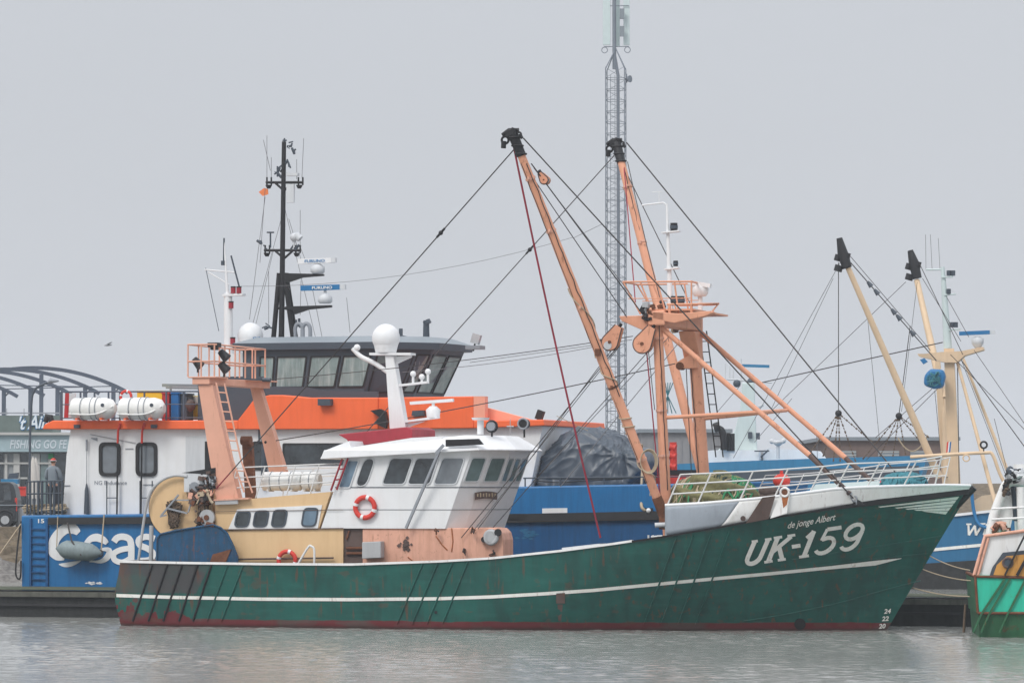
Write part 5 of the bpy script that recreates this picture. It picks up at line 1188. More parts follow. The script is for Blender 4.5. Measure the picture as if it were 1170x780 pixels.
def bin_(x0, x1, y0, y1, v, mat, name, lab, cat):
    m_ = MB(); E.prism(m_, [(x0, y1), (x0 + .2, y0 + 2), (x1 - .2, y0 + 2), (x1, y1)], v, v + .6); 
    o = m_.build(name, mat, None, lab, cat, bevel=.03); free_thing(o, E)
    m_ = MB(); E.prism(m_, [(x0 - .5, y0 + 2), (x0 - .2, y0), (x1 + .2, y0), (x1 + .5, y0 + 2)], v - .03, v + .63); m_.build('lid', mat, o, bevel=.01)
bin_(184.5, 193.5, 448, 480, 1.2, 'bin_red', 'wheelie_bin', 'tall red bin beside the blue one on the upper deck', 'bin')
bin_(195, 204, 448, 480, 1.15, 'bin_blue', 'wheelie_bin', 'tall blue bin beside the red one on the upper deck', 'bin')
bin_(206, 213.5, 449, 480, 1.3, 'slate', 'wheelie_bin', 'dark grey bin right of the blue one on the upper deck', 'bin')
bin_(156, 187, 446, 470, 2.2, 'bin_yellow', 'storage_box', 'yellow box behind the second life raft pod', 'box')
bin_(216, 233, 452, 479, 2.0, 'bin_yellow', 'storage_box', 'yellow box partly behind the salmon gallows leg', 'box')
mb = MB(); mb.sphere(E.at(216, 463, 1.5), .22, 'brown_worn', 12, 8); o = mb.build('cable_bundle', None, None, 'brown bundle lying in front of the yellow box by the gallows', 'bundle'); free_thing(o, E)
mb = MB(); E.prism(mb, [(215, 461), (215, 453), (232, 453), (232, 460)], 1.9, 2.0); o = mb.build('tarp_cover', 'tarp_pale', None, 'pale cover folded over the yellow box by the gallows', 'cover'); free_thing(o, E)
lifebuoy(E, 144, 453, SV + .05, .23, 'orange-red lifebuoy on the upper rail between the two life raft pods')
mb = MB(); E.prism(mb, [(73, 478), (74.5, 449), (79, 449), (78, 478)], 1.2, 1.24, 'bin_red'); E.prism(mb, [(78.1, 478), (79.1, 449), (86, 449), (85, 478)], 1.2, 1.24, 'grey_white'); o = mb.build('deck_screen', None, None, 'red and white cloth screen at the stern end of the upper rail', 'screen'); free_thing(o, E)
mb = MB(); mb.bar(E.at(186, 440, 3), E.at(250, 441, 3), .15, .1); mb.bar(E.at(190, 443, 2.6), E.at(240, 444, 2.6), .1, .06); mb.tube([E.at(195, 447, 3), E.at(195, 440, 3)], .04, 6); mb.build('gangway_boom', 'slate_light', vessel)
mb = MB(); c = E.at(55, 480, 1); mb.tube([E.at(52, 482, 1), E.at(54, 475, 1), E.at(58, 476, 1), E.at(59, 482, 1)], .1, 8); mb.build('deck_light', 'black', vessel)
# aft deck rail, bell shaped drum
mb = MB(); 
for y in (550, 564): mb.tube([E.at(31, y, .3), E.at(72, y - 1, .3)], .03, 6)
for x in (31, 35, 39, 44, 48, 53, 58, 62, 67, 71): mb.tube([E.at(x, 588, .3), E.at(x, 549, .3)], .03 if x % 2 else .05, 6)
mb.build('railing', 'slate', vessel)
P('jacket_grey', (0.20, 0.235, 0.27), 0.85, 0.12); P('trouser_dark', (0.035, 0.04, 0.05), 0.9, 0.2); P('skin', (0.52, 0.30, 0.22), 0.6, 0.05, bump=0); P('hair_brown', (0.09, 0.055, 0.035), 0.8, 0.2)
def make_skin_layer(me):
    bm = bmesh.new(); bm.from_mesh(me); bm.verts.layers.skin.verify(); bm.to_mesh(me); bm.free()
def skin_mesh(name, verts, edges, mat, parent, root_i=0, sub=2):
    me = bpy.data.meshes.new(name); me.from_pydata([v[:3] for v in verts], edges, []); make_skin_layer(me); me.materials.append(MT[mat]); o = bpy.data.objects.new(name, me); COL.objects.link(o); o.parent = parent
    for i_, v in enumerate(verts):
        d_ = me.skin_vertices[0].data[i_]; d_.radius = (v[3], v[4] if len(v) > 4 else v[3]); d_.use_root = (i_ == root_i)
    sk = o.modifiers.new('skin', 'SKIN'); sk.use_smooth_shade = True
    ss = o.modifiers.new('sub', 'SUBSURF'); ss.levels = ss.render_levels = sub
    return o
pf = E.at(60.5, 588, 1.4); pz = E.at(60.5, 523, 1.4).z - 1.80
man = E.empty('person', 'person in grey jacket and red and white cap standing behind the black stern railing', 'person', None, (pf.x, 1.4, pz))
# faces away from the quay side, towards +y; x is to the right
V_ = [(0, 0, .95, .13, .10), (0, -.01, 1.12, .14, .10), (0, -.01, 1.32, .16, .11), (0, 0, 1.46, .09, .08), (0, .01, 1.54, .052), (0, .02, 1.62, .075, .085), (0, .025, 1.70, .08, .09), (0, .02, 1.76, .05)]
E_ = [(i, i + 1) for i in range(7)]
for sx in (-1, 1):
    b_ = len(V_); V_ += [(sx * .10, 0, .88, .09), (sx * .11, .02, .50, .06), (sx * .12, 0, .09, .04), (sx * .13, .14, .04, .035)]; E_ += [(0, b_), (b_, b_ + 1), (b_ + 1, b_ + 2), (b_ + 2, b_ + 3)]
    b_ = len(V_); V_ += [(sx * .19, 0, 1.42, .06), (sx * .25, .02, 1.15, .045), (sx * .21, .24, 1.06, .032), (sx * .20, .30, 1.05, .030, .018)]; E_ += [(3, b_), (b_, b_ + 1), (b_ + 1, b_ + 2), (b_ + 2, b_ + 3)]
    for k, (dx, L_) in enumerate(((-.030, .070), (-.010, .078), (.010, .075), (.028, .060))):
        c_ = len(V_); V_ += [(sx * .20 + dx, .345, 1.05, .009), (sx * .20 + dx, .345 + L_ * .5, 1.04, .008), (sx * .20 + dx * 1.1, .345 + L_ * .8, 1.01, .007)]; E_ += [(b_ + 3, c_), (c_, c_ + 1), (c_ + 1, c_ + 2)]
    c_ = len(V_); V_ += [(sx * (.20 - .045), .31, 1.045, .010), (sx * (.20 - .055), .345, 1.02, .008)]; E_ += [(b_ + 3, c_), (c_, c_ + 1)]
body = skin_mesh('body', V_, E_, 'skin', man)
mb = MB(); mb.tube([(0, .105, 1.685), (0, .125, 1.655), (0, .10, 1.645)], [.008, .014, .010], 8); mb.build('nose', 'skin', man)
for sx in (-1, 1):
    mb = MB(); mb.sphere((sx * .082, .01, 1.665), .026, None, 8, 6, (.4, .8, 1)); mb.build('ear', 'skin', man); mb = MB(); mb.sphere((sx * .032, .098, 1.685), .010, None, 8, 6); mb.build('eye', 'slate', man)
mb = MB(); mb.bar((-.022, .108, 1.62), (.022, .108, 1.62), .008, .006); mb.build('mouth', 'deep_red', man)
mb = MB(); mb.sphere((0, .005, 1.68), .094, None, 16, 8, (.92, 1.0, 1.0), lo=-.35); mb.build('hair', 'hair_brown', man)
mb = MB(); mb.sphere((0, .01, 1.715), .098, 'hi_red', 16, 8, (.95, 1.02, .85), lo=-.05); mb.torus((0, .01, 1.715), .092, .012, 'z', 'white', 18, 6); mb.prism([(-.06, .09, 1.705), (.06, .09, 1.705), (.045, .18, 1.695), (-.045, .18, 1.695)], [(-.06, .09, 1.715), (.06, .09, 1.715), (.045, .18, 1.703), (-.045, .18, 1.703)], 'white'); mb.build('cap', None, man)
JV = [(0, 0, .86, .19, .14), (0, -.01, 1.05, .18, .13), (0, -.01, 1.30, .20, .14), (0, 0, 1.46, .13, .10), (0, .01, 1.55, .075)]; JE = [(0, 1), (1, 2), (2, 3), (3, 4)]
for sx in (-1, 1): b_ = len(JV); JV += [(sx * .20, 0, 1.41, .085), (sx * .265, .02, 1.15, .068), (sx * .225, .21, 1.07, .052)]; JE += [(3, b_), (b_, b_ + 1), (b_ + 1, b_ + 2)]
skin_mesh('jacket', JV, JE, 'jacket_grey', man)
TV = [(0, 0, .95, .15, .12)]; TE = []
for sx in (-1, 1): b_ = len(TV); TV += [(sx * .105, 0, .82, .105), (sx * .115, .02, .50, .078), (sx * .12, 0, .12, .065)]; TE += [(0, b_), (b_, b_ + 1), (b_ + 1, b_ + 2)]
skin_mesh('trousers', TV, TE, 'trouser_dark', man)
for sx in (-1, 1): mb = MB(); mb.tube([(sx * .12, -.05, .05), (sx * .125, .06, .055), (sx * .13, .19, .035)], [.05, .055, .035], 10); mb.tube([(sx * .12, 0, .04), (sx * .12, 0, .16)], .052, 10); mb.build('boot', 'rubber', man)
mb = MB()
for x, y, mt in ((45, 581, 'bin_yellow'), (43, 583, 'rope_tan'), (59, 582, 'brown_worn'), (62, 580, 'net_brown')): mb.sphere(E.at(x, y, .6), .25, mt, 12, 8, (1, 1, .6))
o = mb.build('rope_pile', None, None, 'tan and brown rope heaped on the workboat stern deck behind its rail', 'rope'); free_thing(o, E)
tangle('rope_strand', E.at(52, 581, .5), .8, .14, 30, 'rope_tan', o, .025, .2)
# fender
a_, b_ = E.at(64, 626, -.35), E.at(116, 632, -.35); d_ = (b_ - a_).normalized(); L = (b_ - a_).length
root = E.empty('fender', 'sausage-shaped grey-green fender hanging on the blue hull over the white lettering', 'fender', None, a_)
mb = MB(); prof = [(0, .03), (.08, .1), (.2, .22), (.35, .30), (L * .5, .31), (L - .4, .29), (L - .2, .2), (L - .06, .1), (L, .03)]; mb.tube([d_ * x for x, r in prof], [r for x, r in prof], 20); mb.build('body', 'fender_grey', root)
mb = MB()
mb.tube([d_ * .02, E.at(66, 590, -.15) - a_], .018, 5); mb.tube([d_ * (L - .02), E.at(119, 588, -.15) - a_], .025, 5); mb.build('rope', 'rope_tan', root, split=True)
mb = MB(); mb.tube([E.at(77, 597, -.2) - a_, E.at(82, 618, -.55) - a_, E.at(93, 634, -.62) - a_], .03, 6); mb.torus(d_ * (L - .05), .1, .025, 'y', None, 14, 6); mb.build('chain', 'wire', root)
wire(E, (24, 598), -.1, (0, 632), -1.5, .02, 'rope_tan', parent=vessel, name='mooring_rope')
mb = MB(); mb.tube(smooth_path([E.at(24, 595, -.1), E.at(20, 625, -.1), E.at(18, 655, -.1), E.at(23, 660, -.1), E.at(24, 640, -.1)], 5), .03, 6); mb.build('hose', 'rubber', vessel)
# forward deck rail
mb = MB(); xs_ = [600, 640, 690, 735, 780]
for y in (546,): mb.tube([E.at(598, y, .25), E.at(800, y - 2, .25)], .025, 6)
for x in xs_: mb.tube([E.at(x, 556, .25), E.at(x, 546, .25)], .025, 6)
mb.build('railing', 'slate', vessel)
# fast boat under tarpaulin
def tarp_boat():
    rnd = random.Random(4)
    groups = [
        ([(630, 506), (640, 497), (657, 489.5), (674, 489), (690, 491.5), (701, 497)], [(617, 524), (640, 512), (668, 505), (695, 509), (710, 521)], [(612, 556), (640, 558), (680, 558), (713, 556)]),
        ([(600, 533), (609, 522), (620, 514), (640, 508)], [(596, 541), (606, 531), (640, 520)], [(602, 557), (622, 560), (645, 560)]),
        ([(700, 516), (712, 511), (726, 512), (733, 517)], [(702, 524), (722, 519), (735, 527)], [(703, 554), (720, 548), (731, 539)]),
    ]
    bm = bmesh.new()
    for gi, (ridge, mid, base) in enumerate(groups):
        b2 = bmesh.new(); pts = []
        wv_ = (1.0, .8, .7)[gi]
        for L_, vs_ in ((ridge, (2.2 - .35, 2.2 + .6)), (mid, (2.2 - 1.0 * wv_, 2.2 + 1.2 * wv_)), (base, (2.2 - 1.25 * wv_, 2.2 + 1.5 * wv_))):
            for x, y in L_:
                p = E.at(x, y, vs_[0]); pts.append(p + Vector((0, rnd.uniform(-.08, .08), rnd.uniform(-.02, .03)))); pts.append(Vector((p.x + .15, vs_[1], p.z)))
        vv = [b2.verts.new(p) for p in pts]; bmesh.ops.convex_hull(b2, input=vv)
        me_ = bpy.data.meshes.new('t'); b2.to_mesh(me_); b2.free(); bm.from_mesh(me_); bpy.data.meshes.remove(me_)
    loose = [v for v in bm.verts if not v.link_faces]; bmesh.ops.delete(bm, geom=loose, context='VERTS'); bmesh.ops.recalc_face_normals(bm, faces=bm.faces)
    me = bpy.data.meshes.new('covered_boat'); bm.to_mesh(me); bm.free(); me.materials.append(MT['tarpaulin'])
    o = bpy.data.objects.new('covered_boat', me); COL.objects.link(o); tag(o, 'boat wrapped in dark grey tarpaulin on the blue foredeck', 'covered boat'); free_thing(o, E)
    rm = o.modifiers.new('remesh', 'REMESH'); rm.mode = 'VOXEL'; rm.voxel_size = .045; rm.use_smooth_shade = True
    sm = o.modifiers.new('smooth', 'SMOOTH'); sm.factor = .8; sm.iterations = 5
    bpy.context.view_layer.update(); dg = bpy.context.evaluated_depsgraph_get(); me2 = bpy.data.meshes.new_from_object(o.evaluated_get(dg)); o.modifiers.clear(); o.data = me2
    G_ = [(E.at(x, y, v), n_, a_, rr_) for x, y, v, n_, a_, rr_ in ((655, 492, 2.0, 5, .055, 1.2), (692, 496, 2.0, 5, .05, 1.1), (600, 538, 1.6, 11, .06, 1.2), (706, 518, 1.4, 8, .06, .7))]
    zb = E.at(660, 559, 1).z; from mathutils import noise as NS
    nrm = [v.normal.copy() for v in me2.vertices]
    for v, nn in zip(me2.vertices, nrm):
        p = v.co; d = .10 * NS.noise(p * .9) + .02 * NS.noise(p * 2.6 + Vector((5, 1, 2)))
        for g, n_, a_, rr_ in G_:
            q = p - g; ang = math.atan2(q.z, q.x + .25 * q.y) + 1.1 * NS.noise(p * .8 + g); dist = q.length
            w_ = math.exp(-((dist - rr_ * .6) / rr_) ** 2); s1 = math.sin(ang * n_); d += a_ * w_ * ((1 - abs(s1)) ** 1.6 - .35)
        low = clampf(1 - (p.z - zb) / .7); d += .05 * low * math.sin(p.x * 11 + 4 * NS.noise(p * 1.3))
        v.co = p + nn * d
    me2.update()
    m_ = MB(); m_.tube([E.at(606, 546, .85), E.at(650, 547, .72), E.at(724, 546, .85)], .02, 5); m_.build('lashing', 'black', o)
    m_ = MB(); m_.tube(smooth_path([E.at(612, 549, .8), E.at(640, 551, .75), E.at(668, 549, .75), E.at(712, 547, .9)], 6), .018, 5); m_.build('hem_rope', 'black', o)
tarp_boat()
mb = MB(); mb.tube(smooth_path([E.at(735, 520, 1), E.at(733, 560, .5), E.at(733, 578, -.1), E.at(737, 583, -.1)], 5), .05, 6); mb.build('rope', 'rope_tan', vessel)
mb = MB(); E.prism(mb, [(736, 585), (736, 580), (745, 580), (745, 585)], -.1, 0, 'black'); mb.sphere(E.at(741, 583, -.12), .08, 'white', 8, 6); mb.build('fairlead', None, vessel)
# red hoist seen between gantry legs
mb = MB(); 
for y in (510, 520, 532, 540): mb.tube([E.at(766, y, 4), E.at(772, y + 2, 4)], .14, 8)
mb.tube([E.at(769, 505, 4), E.at(770, 556, 4)], .12, 8); mb.box(E.at(770, 552, 3.8), (1.1, .4, .5)); mb.build('deck_crane', 'hi_red', vessel)
mb = MB(); mb.box(E.at(775, 541, 4), (1.6, .5, .25)); mb.build('deck_locker', 'black', vessel)

# ================================================================== BACKGROUND
# telecom tower
TW = Frame((704 - CX) / F * 260, 260, 6)
tower = TW.empty('telecom_tower', 'tall grey lattice telecom mast topped with antenna panels behind the booms', 'mast')
zt_ = lambda y: EYE + (560 - y) / F * 260
hw = .64; mb = MB()
for sx in (-1, 1):
    for sy in (-1, 1): mb.tube([(sx * hw, sy * hw, 2.3), (sx * hw, sy * hw, zt_(78))], .035, 5)
z = 2.6; k = 0
while z < zt_(80):
    c4 = [(-hw, -hw), (hw, -hw), (hw, hw), (-hw, hw)]
    for i in range(4):
        a_, b_ = c4[i], c4[(i + 1) % 4]; mb.tube([(*a_, z), (*b_, z)], .018, 4)
        mb.tube([(*a_, z), (*b_, z + .75)] if k % 2 else [(*b_, z), (*a_, z + .75)], .014, 4)
    z += .75; k += 1
mb.build('lattice', 'tower_steel', tower)
mb = MB(); 
for sx in (-1, 1):
    for sy in (-1, 1): mb.tube([(sx * hw, sy * hw, zt_(78)), (0.0, 0, zt_(54))], .04, 5)
mb.tube([(-.1, 0, zt_(78)), (-.1, 0, zt_(-40))], .13, 8); mb.build('spire', 'tower_steel', tower)
mb = MB(); mb.tube([(.18, 0, 2.3), (.15, 0, zt_(85)), (-.1, 0, zt_(60))], .11, 6); ladder_mesh(mb, (-.35, -.1, 2.3), (-.35, -.1, zt_(85)), (.3, 0, 0), .4, .018); mb.build('cable_ladder', 'tower_steel', tower)
for x, dy, w_ in ((-.62, 0, .5), (.72, .2, .42), (0.0, .9, .4)):
    mb = MB(); mb.box((x, dy, (zt_(50) + zt_(-30)) / 2), (w_, .22, zt_(-30) - zt_(50))); mb.build('antenna_panel', 'pale_green', tower)
for y in (15, 35):
    mb = MB(); mb.box((.45, -.3, zt_(y)), (.3, .2, .7)); mb.build('antenna_unit', 'slate_light', tower)
mb = MB()
for y in (5, 52): mb.tube([(-.8, 0, zt_(y)), (.9, 0, zt_(y))], .03, 5)
for x in (-.75, .8): mb.torus((x, -.1, zt_(56)), .2, .03, 'y', None, 12, 5)
mb.tube([(.75, -.2, zt_(94)), (.75, -.2, zt_(84))], .05, 5); mb.tube([(.7, -.2, zt_(90)), (1.0, -.4, zt_(90))], [.1, .25], 10); mb.build('antenna_mount', 'tower_steel', tower, split=True)

def bld(name, lab, x0, x1, ytop, D, dep, mat, cat='building', zb=2.3):
    X0, X1 = (x0 - CX) / F * D, (x1 - CX) / F * D; Z = EYE + (560 - ytop) / F * D; e = bpy.data.objects.new(name, None); COL.objects.link(e); e.location = ((X0 + X1) / 2, D, zb); tag(e, lab, cat)
    w_ = X1 - X0; h_ = Z - zb; m_ = MB(); m_.box((0, dep / 2, h_ / 2), (w_, dep, h_)); m_.build('wall', mat, e); m_ = MB(); m_.box((0, dep / 2, h_ + .1), (w_ + .5, dep + .5, .22)); m_.build('roof', 'slate_light', e)
    return e, w_, h_
e, w_, h_ = bld('warehouse', 'low brick warehouse behind the chain bridles of the cream trawler', 944, 1092, 503, 235, 20, 'brick_wall')
for x0, x1 in ((961, 978), (1003, 1027), (1040, 1060)):
    X0, X1 = ((x0 - CX) - (1018 - CX)) / F * 235, ((x1 - CX) - (1018 - CX)) / F * 235; m_ = MB(); m_.box(((X0 + X1) / 2, -.04, h_ - 1.0), (X1 - X0, .1, .75)); o = m_.build('window', 'slate_light', e)
    m_ = MB()
    for k in range(4): m_.box(((X0 + X1) / 2, -.1, h_ - 1.3 + k * .2), (X1 - X0, .04, .05))
    m_.build('louvre', 'facade_light', o)
e, w_, h_ = bld('shed', 'flat-roofed grey shed between the salmon gantry legs', 733, 832, 494, 232, 16, 'grey_wall')
m_ = MB()
for k in range(12): m_.box((-w_ / 2 + (k + .5) * w_ / 12, -.03, h_ / 2), (.06, .06, h_)); 
m_.build('wall_rib', 'grey_wall', e)
mb = MB(); X = lambda x, D: (x - CX) / F * D
for x in (744, 756, 790, 810): mb.tube([(X(x, 231), 231, 2.3), (X(x, 231), 231, 5)], .05, 5)
# restaurant at the left with sign band
D_ = 200
root = bpy.data.objects.new('harbour_restaurant', None); COL.objects.link(root); root.location = (X(0, D_), D_, 2.3); tag(root, 'grey waterfront restaurant with a script sign over its white-lettered fascia', 'building')
def rz(y): return EYE + (560 - y) / F * D_ - 2.3
def rx(x): return x / F * D_
def rbox(x0, x1, y0, y1, d0, d1, nm, mat, par=root):
    m_ = MB(); m_.box(((rx(x0) + rx(x1)) / 2, (d0 + d1) / 2, (rz(y0) + rz(y1)) / 2), (rx(x1) - rx(x0), d1 - d0, rz(y0) - rz(y1))); return m_.build(nm, mat, par)
rbox(-160, 150, 516, 597.3, 0, 12, 'wall', 'facade'); rbox(-162, 152, 497, 516, -.5, 12, 'fascia', 'sign_band'); rbox(-163, 153, 494, 497, -.7, 12.2, 'roof', 'facade_light')
rbox(-160, 66, 474, 494, 1.2, 1.5, 'terrace_screen', 'terrace_green'); rbox(-160, 66, 470.5, 472, 1.15, 1.25, 'terrace_rail', 'steel')
for x in (-40, -20, 0, 20): rbox(x + 4, x + 4.6, 466, 474, 1.1, 1.2, 'rail_post', 'steel')
def rmap(d): return lambda x, y: Vector((rx(x), d, rz(y)))
text_obj('sign_lettering', "'t Aila", root, 'radar_blue', rmap(1.12), (18.5, 490.3), (55.5, 487.6), 15.5, .3, .055)
text_obj('sign_lettering', "'t Aila", root, 'sign_letter', rmap(1.06), (19, 490), (55, 487.3), 15, .3, .02)
text_obj('fascia_lettering', "FISHING GO", root, 'sign_letter', rmap(-.53), (13, 512), (66, 512), 9.5, .15, .015)
text_obj('fascia_lettering', "FE", root, 'sign_letter', rmap(-.53), (69, 512), (78, 512), 9.5, .15, .015)
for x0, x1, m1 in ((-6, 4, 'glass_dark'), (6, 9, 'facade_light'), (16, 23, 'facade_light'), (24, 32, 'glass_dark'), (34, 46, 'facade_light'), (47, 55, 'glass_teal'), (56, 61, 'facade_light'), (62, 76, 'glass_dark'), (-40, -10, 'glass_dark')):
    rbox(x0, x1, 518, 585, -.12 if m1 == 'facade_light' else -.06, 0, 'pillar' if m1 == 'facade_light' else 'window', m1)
rbox(-10, 60, 528, 530, -.16, -.13, 'transom', 'facade_light'); rbox(24, 32, 545, 547, -.16, -.13, 'transom', 'facade_light')
rbox(56, 62, 518, 524, -.25, -.17, 'exit_sign', 'net_green')
# curved steel canopy frame
D2 = 206; ca_ = bpy.data.objects.new('canopy_frame', None); COL.objects.link(ca_); ca_.location = (X(0, D2), D2, 2.3); tag(ca_, 'open frame of curved blue-grey steel arches on columns above the restaurant', 'steel frame')
def cz(y): return EYE + (560 - y) / F * D2 - 2.3
def cx2(x): return x / F * D2
for k in range(5):
    ex = 146 - 37.5 * k; dk = 2.2 * k; pts = []
    prof = [(0, 448.5), (-8, 444), (-20, 438.5), (-40, 431), (-60, 425.5), (-80, 422), (-103, 420.3), (-125, 421), (-150, 424), (-180, 431), (-215, 444)]
    L = [Vector((cx2(ex + x), dk, cz(y))) for x, y in prof]; m_ = MB(); L = smooth_path(L, 4)
    for i in range(len(L) - 1): m_.bar(L[i], L[i + 1] + (L[i + 1] - L[i]) * .06, .14, .20)
    m_.build('arch', 'arch_steel', ca_)
    m_ = MB(); m_.box((cx2(ex - 16.5), dk, (cz(441) + 4.5) / 2), (.22, .16, cz(441) - 4.5)); m_.tube([(cx2(ex - 16.5), dk, cz(443)), (cx2(ex - 10), dk, cz(443.5)), (cx2(ex - 16.5), dk, cz(449))], .05, 4); m_.build('column', 'arch_steel', ca_)
m_ = MB(); m_.box((cx2(44.5), 1, (cz(427) + 4.5) / 2), (.21, .16, cz(427) - 4.5)); m_.build('column', 'arch_steel', ca_)
m_ = MB(); m_.tube([(cx2(130), 0, cz(441)), (cx2(-30), 9, cz(439.5))], .03, 5); m_.tube([(cx2(90), 1, cz(441)), (cx2(-30), 1, cz(439))], .03, 5); m_.build('tie_rod', 'arch_steel', ca_)
# street lamp
Dl = 172; lp = bpy.data.objects.new('street_lamp', None); COL.objects.link(lp); lp.location = (X(34, Dl + 5), Dl + 5, 2.3); tag(lp, 'slender grey street lamp with curved arm, in front of the restaurant', 'street lamp')
lz = lambda y: EYE + (560 - y) / F * (Dl + 5) - 2.3; lx = lambda x: (x - 34) / F * (Dl + 5)
mb = MB(); mb.tube(smooth_path([(0, 0, 0), (lx(34.5), 0, lz(500)), (lx(36), 0, lz(460)), (lx(38), 0, lz(448)), (lx(43), 0, lz(442)), (lx(55), 0, lz(436.5))], 5), .055, 8); mb.build('pole', 'slate', lp)
mb = MB(); mb.tube([(lx(54), 0, lz(437)), (lx(58), 0, lz(434.8)), (lx(67), 0, lz(435))], [.06, .13, .04], 8); mb.build('lamp_head', 'steel', lp)
# van at the left edge
Dv = 172
van = bpy.data.objects.new('parked_van', None); COL.objects.link(van); van.location = (X(18.5, 179), 179, 2.3); tag(van, 'dark grey van parked on the quay in front of the restaurant', 'van')
sv_ = 179 / F
prof = [(0, 6), (.5, 30), (-1, 42), (-4, 49), (-8, 51.5), (-70, 51.5), (-84, 48), (-98, 32), (-118, 27), (-122, 20), (-122, 7)]
def vanp(y): return [Vector(((x) * sv_, y, z_ * sv_)) for x, z_ in prof]
mb = MB(); A_, B_ = vanp(0), vanp(1.9)
for L in (A_, B_):
    for p in L: p.y += (.12 if p.z > 1.3 else 0) * (1 if p.y < 1 else -1)
mb.prism(A_, B_); mb.build('body', 'car_paint', van, bevel=.05)
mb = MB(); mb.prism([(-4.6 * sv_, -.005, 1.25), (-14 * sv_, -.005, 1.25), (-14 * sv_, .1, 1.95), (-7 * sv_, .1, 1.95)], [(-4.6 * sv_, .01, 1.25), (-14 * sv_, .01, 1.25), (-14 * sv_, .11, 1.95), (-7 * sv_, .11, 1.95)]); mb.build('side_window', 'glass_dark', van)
mb = MB(); mb.box((.0, .12, 1.05), (.09, .16, .62)); mb.build('tail_light', 'hi_red', van)
mb = MB(); mb.box((-.3, -.03, 1.02), (2.0, .04, .05)); mb.build('trim_strip', 'slate_light', van)
for x in (-12, -100):
    for y in (.05, 1.75):
        mb = MB(); mb.tube([(x * sv_, y - .1, .33), (x * sv_, y + .12, .33)], .33, 22); wh = mb.build('wheel', 'rubber', van); mb = MB(); mb.tube([(x * sv_, y - .13, .33), (x * sv_, y - .1, .33)], .2, 16); mb.build('rim', 'aluminium', wh)
mb = MB(); mb.torus((-12 * sv_, -.01, .36), .42, .05, 'y', None, 14, 6, 0, math.pi); mb.build('wheel_arch', 'rubber', van)
# terrace things
def simple(name, lab, cat, x, D, fn):
    e_ = bpy.data.objects.new(name, None); COL.objects.link(e_); e_.location = (X(x, D), D, 2.3); tag(e_, lab, cat); fn(e_, D / F); return e_
def t_red(e_, s_):
    m_ = MB(); m_.box((0, 0, 1.62), (15 * s_, 1, .38)); m_.box((0, 0, 1.85), (16 * s_, 1.1, .08)); m_.build('cover', 'hi_red', e_); 
    for x in (-6, 6): m_ = MB(); m_.tube([(x * s_, 0, 0), (x * s_, 0, 1.45)], .04, 6); m_.build('leg', 'slate', e_)
simple('market_stand', 'small red-topped stand right of the dark van', 'stand', 23.5, 190, t_red)
def t_teal(e_, s_):
    m_ = MB(); m_.box((0, 0, 2.15), (19 * s_, .8, .25)); m_.build('seat', 'teal_blue', e_); m_ = MB(); m_.prism([(-3 * s_, 0, 2.3), (8 * s_, 0, 2.3), (9 * s_, 0, 2.6), (-1 * s_, 0, 2.55)], [(-3 * s_, .5, 2.3), (8 * s_, .5, 2.3), (9 * s_, .5, 2.6), (-1 * s_, .5, 2.55)]); m_.build('canopy', 'slate', e_); m_ = MB(); m_.box((0, 0, 1.0), (.2, .2, 2.0)); m_.build('leg', 'slate', e_)
simple('serving_cart', 'teal serving cart with dark canopy above the van roof', 'cart', 12, 195, t_teal)
def t_par(e_, s_):
    m_ = MB(); m_.tube([(0, 0, 0), (0, 0, 3.4)], .04, 6); m_.build('pole', 'steel', e_); m_ = MB(); m_.tube([(0, 0, 1.3), (0, 0, 1.9), (0, 0, 2.9), (0, 0, 3.35)], [.28, .25, .16, .03], 12); m_.build('folded_canopy', 'tarp_pale', e_)
simple('folded_parasol', 'folded cream parasol behind the person in the grey jacket', 'parasol', 38, 188, t_par)
def t_bin(e_, s_):
    m_ = MB(); m_.tube([(0, 0, 0), (0, 0, .8), (0, 0, .95)], [.3, .34, .2], 12); m_.build('bin_body', 'aluminium', e_); m_ = MB(); m_.box((0, 0, 1.0), (.5, .5, .06)); m_.build('lid', 'slate', e_)
simple('litter_bin', 'grey litter bin on the quay right of the dark van', 'litter bin', 26, 180, t_bin)
simple('folded_parasol', 'folded cream parasol behind the slender street lamp', 'parasol', 41, 193, t_par)

# ---- pale-masted boat behind the foredeck
Q = Frame(X(770, 176), 176, 8)
qb = Q.empty('patrol_boat', 'pale-green-masted boat with turquoise blue bulwark, behind the foredeck railing', 'boat')
mb = MB(); a = Q.loop([(768, 690), (768, 530), (860, 526), (950, 523), (1060, 520), (1010, 690)], 0); a[0].z = a[-1].z = -.5; mb.prism(a, [Vector((p.x, 6, p.z)) for p in a]); mb.build('hull', 'teal_blue', qb)
mb = MB(); mb.bar(Q.at(768, 548, -.03), Q.at(1050, 538, -.03), .1, .5); mb.build('fender_strake', 'slate', qb)
mb = MB(); mb.prism(Q.loop([(800, 530), (800, 521), (820, 514), (832, 505), (840, 490), (846, 466), (848, 437), (862, 437), (863, 470), (866, 526)], 2.0), Q.loop([(800, 530), (800, 521), (820, 514), (832, 505), (840, 490), (846, 466), (848, 437), (862, 437), (863, 470), (866, 526)], 2.6)); mb.build('funnel_mast', 'pale_green', qb, bevel=.05)
mb = MB(); Q.prism(mb, [(800, 531), (800, 516), (815, 514), (867, 514), (867, 527)], 1.2, 4.5); mb.build('cabin', 'white', qb)
mb = MB(); Q.prism(mb, [(872, 527), (872, 514), (878, 512), (935, 515), (942, 524)], 2.5, 4.5); mb.build('cabin', 'white', qb)
